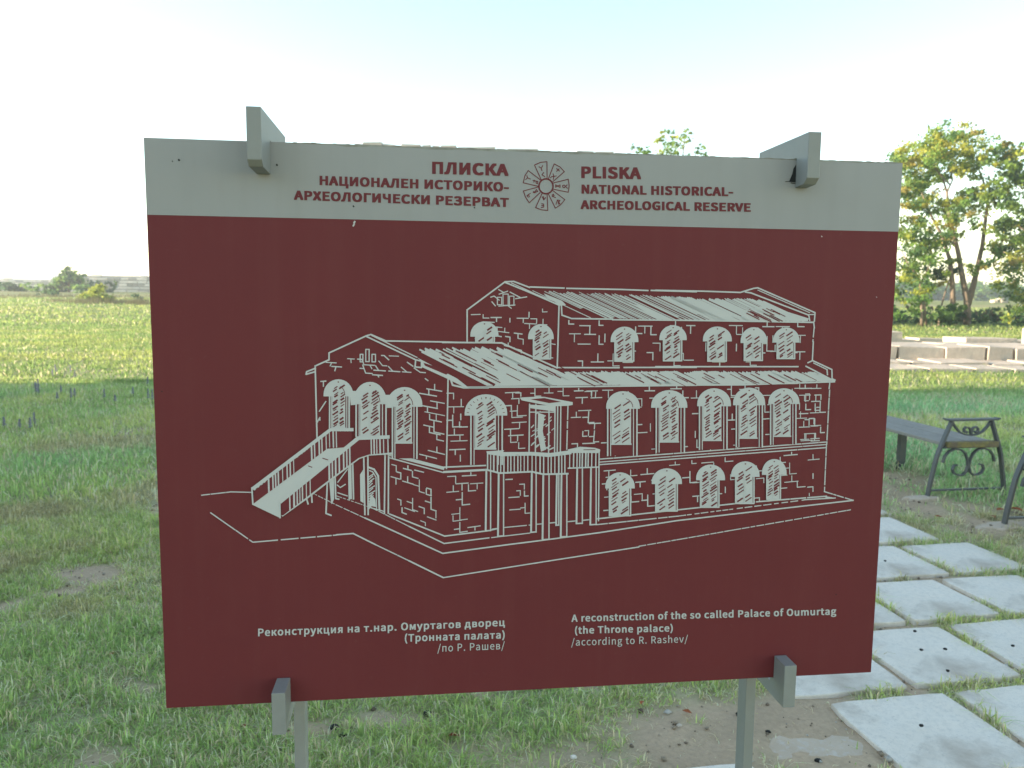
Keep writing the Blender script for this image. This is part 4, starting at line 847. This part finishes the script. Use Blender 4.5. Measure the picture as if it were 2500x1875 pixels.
shrub_mass('tree_line', [(q.uniform(40, 190), q.uniform(205, 235), 1.3 + q.uniform(0, 3.8), q.uniform(1.6, 3.2)) for _ in range(240)], 26, .8, GREEN + [(.16, .19, .05)], 33, 'distant hedge of trees behind the pale field on the right', 'tree line', True)
mb = MB(); v0 = px2(2440, 741, 95)
for k in range(16):
    s = rnd.uniform(.15, .3); cx0 = rnd.gauss(0, .45); cy0 = rnd.uniform(-.4, .4); z0 = max(0, .3 - abs(cx0) * .4) * rnd.random(); mb.box((cx0 - s, cy0 - s, z0), (cx0 + s, cy0 + s, z0 + s * 1.1), jit=.06)
mb.build('stone_heap', M['stone'], None, loc=(v0[0], 95, tz(v0[0], 95)), label='pale heap of stones in the field seen under the right grove', category='stone heap', kind='stuff')

# ------------------------------------------------------------------ ruined tower behind the sign
tw = empty('ruined_tower', (-1.2, 45, 0), 0, label='tall ruined ashlar tower whose ragged top course shows just above the board', category='ruin')
rt = random.Random(12); X0, X1 = -8.3, 6.1; tops = []
mb = MB(); mb.box((X0 + .15 + 1.2, -2.85, -.5), (X1 - .15 + 1.2, 2.85, 8.6)); mb.build('core', M['oldstone'], tw)
mb = MB(); z = 0.0; row = 0
while z < 8.7:
    x = X0 + (row % 2) * -.0; hgt = .46
    while x < X1 - .3:
        wd = min(rt.uniform(.9, 1.9), X1 - x); mb.box((x + 1.2 + .02, -3 + rt.uniform(-.03, .02), z), (x + 1.2 + wd - .02, -2.6, z + hgt - .03), jit=.012, r=rt); mb.box((x + 1.2 + .02, 2.6, z), (x + 1.2 + wd - .02, 3, z + hgt - .03), jit=.012, r=rt); x += wd
    for sx in (X0 + 1.2, X1 + 1.2 - .4):
        y = -2.58
        while y < 2.4: wd = min(rt.uniform(.9, 1.8), 2.58 - y); mb.box((sx, y + .02, z), (sx + .4, y + wd - .02, z + hgt - .03), jit=.012, r=rt); y += wd
    z += hgt; row += 1
o = mb.build('masonry', M['stone'], tw); o['kind'] = 'stuff'
# top course, traced: left px, right px, top px, bottom px at the depth of the wall face
for l, r_, t, bt in ((868, 884, 354, 362), (883, 934, 350, 374), (935, 966, 355, 376), (979, 1026, 355, 378), (1030, 1052, 357, 380), (1055, 1074, 358, 380), (1075, 1115, 358, 384), (1117, 1210, 362, 386), (1212, 1236, 365, 388), (1238, 1315, 367, 390), (1320, 1345, 374, 394), (1407, 1450, 372, 396), (1452, 1500, 374, 396), (1503, 1535, 379, 398), (1348, 1405, 382, 398)):
    p0 = px2(l, bt + 12, 42); p1 = px2(r_, t - 3, 42); mb = MB(); mb.box((p0[0] + 1.2 + .02, -3.0, 8.6), (p1[0] + 1.2 - .02, rt.uniform(-2.2, -1.6), p1[2]), jit=.03, r=rt); mb.build('ashlar_block', M['oldstone'], tw, bevel=.03)

# ------------------------------------------------------------------ far left: fortress walls, bushes, hills
def fort_wall(name, x0, x1, y, ztop, label, seed, dy=0.0, th=2.0):
    e = empty(name, ((x0 + x1) / 2, y, tz((x0 + x1) / 2, y)), 0, label=label, category='fortress wall'); r = random.Random(seed); cx = (x0 + x1) / 2; H = ztop - e.location.z
    mb = MB(); mb.box((x0 - cx, .16, -.5), (x1 - cx, th, H - .35)); mb.build('core', M['oldstone'], e)
    mb = MB(); z = 0; ch = .42
    while z < H - .1:
        x = x0
        while x < x1 - .2:
            wd = min(r.uniform(.7, 1.7), x1 - x); top = H - .25 * fb(x, seed) 
            if z + ch * .5 < top or r.random() < .2: mb.box((x - cx + .05, r.uniform(-.25, .0), z), (x - cx + wd - .05, .35, min(z + ch - .12, H + .1)), 1 if r.random() < .3 else 0, jit=.02, r=r)
            x += wd
        z += ch
    o = mb.build('masonry', [M['fortstone'], M['oldstone']], e); o['kind'] = 'stuff'; return e
def fb(x, seed): return float(fbm(np.array([x]), np.array([seed * 3.3]), .25, 5, 3)[0]) * 3
YW = 112
xa = px2(150, 700, YW)[0]; xb = px2(640, 700, YW)[0]
fort_wall('fortress_wall', xa, xb, YW, px2(250, 667, YW)[2], 'long coursed stone fortress wall behind the meadow, left of the sign', 41)
YV = 150
fort_wall('fortress_wall', px2(-260, 700, YV)[0], px2(165, 700, YV)[0], YV, px2(60, 678, YV)[2], 'lower dark stretch of fortress wall at the left picture edge', 42)
def lbush(lst, Y, n, size, pal, seed, lb, name='bush', cat='bush', jit=1.0): return shrub_mass(name, on_depth(lst, Y, jit, seed), n, size, pal, seed, lb, cat)
tl = on_depth([(165, 665, .8), (172, 656, .5), (160, 676, 1.1), (176, 676, 1.1), (186, 688, 1.2), (158, 690, 1.2), (172, 694, 1.3), (195, 700, 1.1), (148, 702, 1.0), (134, 704, .8), (122, 708, .8)], 104, 1, 51)
bT = (px2(168, 700, 104)[0], 104, tz(-60, 104))
tree('distant_tree', bT, [([bT, px2(168, 690, 104), px2(166, 662, 104)], .2, .06), ([px2(168, 690, 104), px2(150, 668, 104)], .08, .03), ([px2(168, 685, 104), px2(182, 664, 104)], .07, .03), ([px2(166, 670, 104), px2(158, 656, 104)], .05, .02)], tl, 160, .40, DARK + GREEN, 51, 'rounded dark green tree in front of the fortress wall on the left')
lbush([(215, 704, .9), (228, 700, .9), (240, 698, .9), (235, 707, .9), (225, 710, .9)], 104, 90, .42, DARK, 52, 'dark bush right of the rounded tree before the wall')
lbush([(268, 694, .6), (271, 703, .6), (265, 710, .6)], 105, 90, .42, DARK, 53, 'small dark bush at the right end of the row before the wall')
lbush([(5, 701, 1.1), (20, 702, 1.1), (35, 704, 1.0), (48, 706, .9), (-20, 702, 1.4), (60, 709, .6)], 104, 80, .45, DARK, 54, 'dark rounded bush at the left picture edge before the wall')
lbush([(80, 706, 1.0), (92, 705, .9)], 103, 90, .4, GREEN, 55, 'lighter low bush between the left bush and the rounded tree')
lbush([(190, 710, .9), (200, 708, .8)], 99, 110, .4, GREEN, 56, 'pale green bush low in front of the rounded tree')
lbush([(108, 720, .8), (120, 718, .9), (132, 721, .7)], 78, 130, .32, DARK, 57, 'low dark bush standing alone in the meadow')
lbush([(226, 722, .8), (238, 719, .8), (250, 722, .8), (240, 730, .9), (256, 731, .7), (228, 733, .7), (246, 736, .7)], 61, 520, .2, [(.27, .32, .06), (.31, .34, .06), (.20, .28, .06)], 58, 'bright yellow green bush in the meadow left of the sign')
lbush([(336, 733, .5), (344, 733, .45), (350, 738, .4)], 60, 200, .2, DARK + [(.14, .12, .06)], 59, 'small olive bush next to the left edge of the sign')
# tall dry grass patches
def reeds(lst, seed, label):
    r = np.random.default_rng(seed); Vs = []
    for px, py, Y, wid, n, h in lst:
        x0, _, _ = px2(px, py, Y); x = x0 + r.normal(0, wid, n); y = Y + r.normal(0, wid * .8, n); z = terrain(x, y); hh = h * (.5 + .7 * r.random(n)); dx = r.normal(0, .2, n) * hh; w_ = .035
        Vs.append(np.stack([np.stack([x - w_, y, z], 1), np.stack([x + w_, y, z], 1), np.stack([x + dx, y, z + hh], 1)], 1))
    V = np.concatenate(Vs).reshape(-1, 3); C = np.repeat(np.array([.36, .29, .15]) * (.9 + .6 * r.random((len(V) // 3, 1))), 3, 0)
    tri_mesh('dry_grass', V, np.arange(len(V)).reshape(-1, 3), M['grass'], C, None, label=label, category='dry grass', kind='stuff')
reeds([(235, 740, 59.5, .9, 260, .55), (205, 740, 60, .6, 120, .4), (140, 740, 62, .5, 120, .35), (300, 738, 60, .6, 120, .4), (335, 740, 58.5, .5, 180, .55), (60, 725, 76, 2.5, 260, .4), (160, 724, 76, 2, 260, .4), (290, 722, 80, 2.5, 200, .35), (20, 728, 72, 1.5, 120, .3)], 61, 'straw coloured tall grass clumps in the left meadow')
# hills
mb = MB(); hx = np.linspace(-1300, 800, 80); 
hz = [(.0 if x > -350 else 1) for x in hx]
V = []; D = 880
for x in hx:
    top = 2 + 19 * (1 / (1 + math.exp((x + 524) / 26))) + .8 * sin(x * .013) + 1.6 * fb(x * .045, 2); V += [(x, D, -5), (x, D + 120, top), (x, D + 400, -5)]
F_ = []
for i in range(len(hx) - 1): a = i * 3; F_ += [(a, a + 3, a + 4, a + 1), (a + 1, a + 4, a + 5, a + 2)]
mb.add(V, F_); mb.build('hills', M['hill'], None, smooth=True, kind='structure')
# ------------------------------------------------------------------ unseen wall added left of the camera to shade the foreground
e = empty('shade_wall', (-16, 0, 0), 0, label='unseen high stone wall added on the left to cast shade over the lawn', category='wall')
mb = MB(); mb.box((0, -22, -.5), (1.5, 12.55, 5.2)); mb.build('core', M['oldstone'], e)
mb = MB(); z = 0
while z < 5.1:
    y = -22
    while y < 12.5: wd = min(rnd.uniform(.9, 1.8), 12.6 - y); mb.box((1.4, y + .02, z), (1.6, y + wd - .02, z + .42), jit=.01); y += wd
    z += .45
o = mb.build('masonry', M['oldstone'], e); o['kind'] = 'stuff'
qb = random.Random(3)  # unseen shrub added at the wall end, makes the shadow edge on the meadow ragged
shrub_mass('bush', [(qb.uniform(-16.2, -14.2), 12.35 + abs(qb.gauss(0, .35)), qb.uniform(.2, 5.0), qb.uniform(.25, .5)) for _ in range(46)], 260, .14, GREEN, 62, 'unseen ragged shrub added at the end of the shading wall to fray its shadow edge')
# ------------------------------------------------------------------ haze
HAZE = .0011
if HAZE:
    mb = MB(); mb.box((-1500, -70, -7), (1500, 1400, 27)); m = bpy.data.materials.new('haze_air'); m.use_nodes = True; n = m.node_tree
    n.nodes.remove(n.nodes['Principled BSDF']); v = n.nodes.new('ShaderNodeVolumePrincipled'); v.inputs['Color'].default_value = (.9, .95, 1, 1); v.inputs['Density'].default_value = HAZE; v.inputs['Anisotropy'].default_value = .3
    n.links.new(v.outputs[0], n.nodes['Material Output'].inputs['Volume']); mb.build('haze', m, None, kind='stuff')
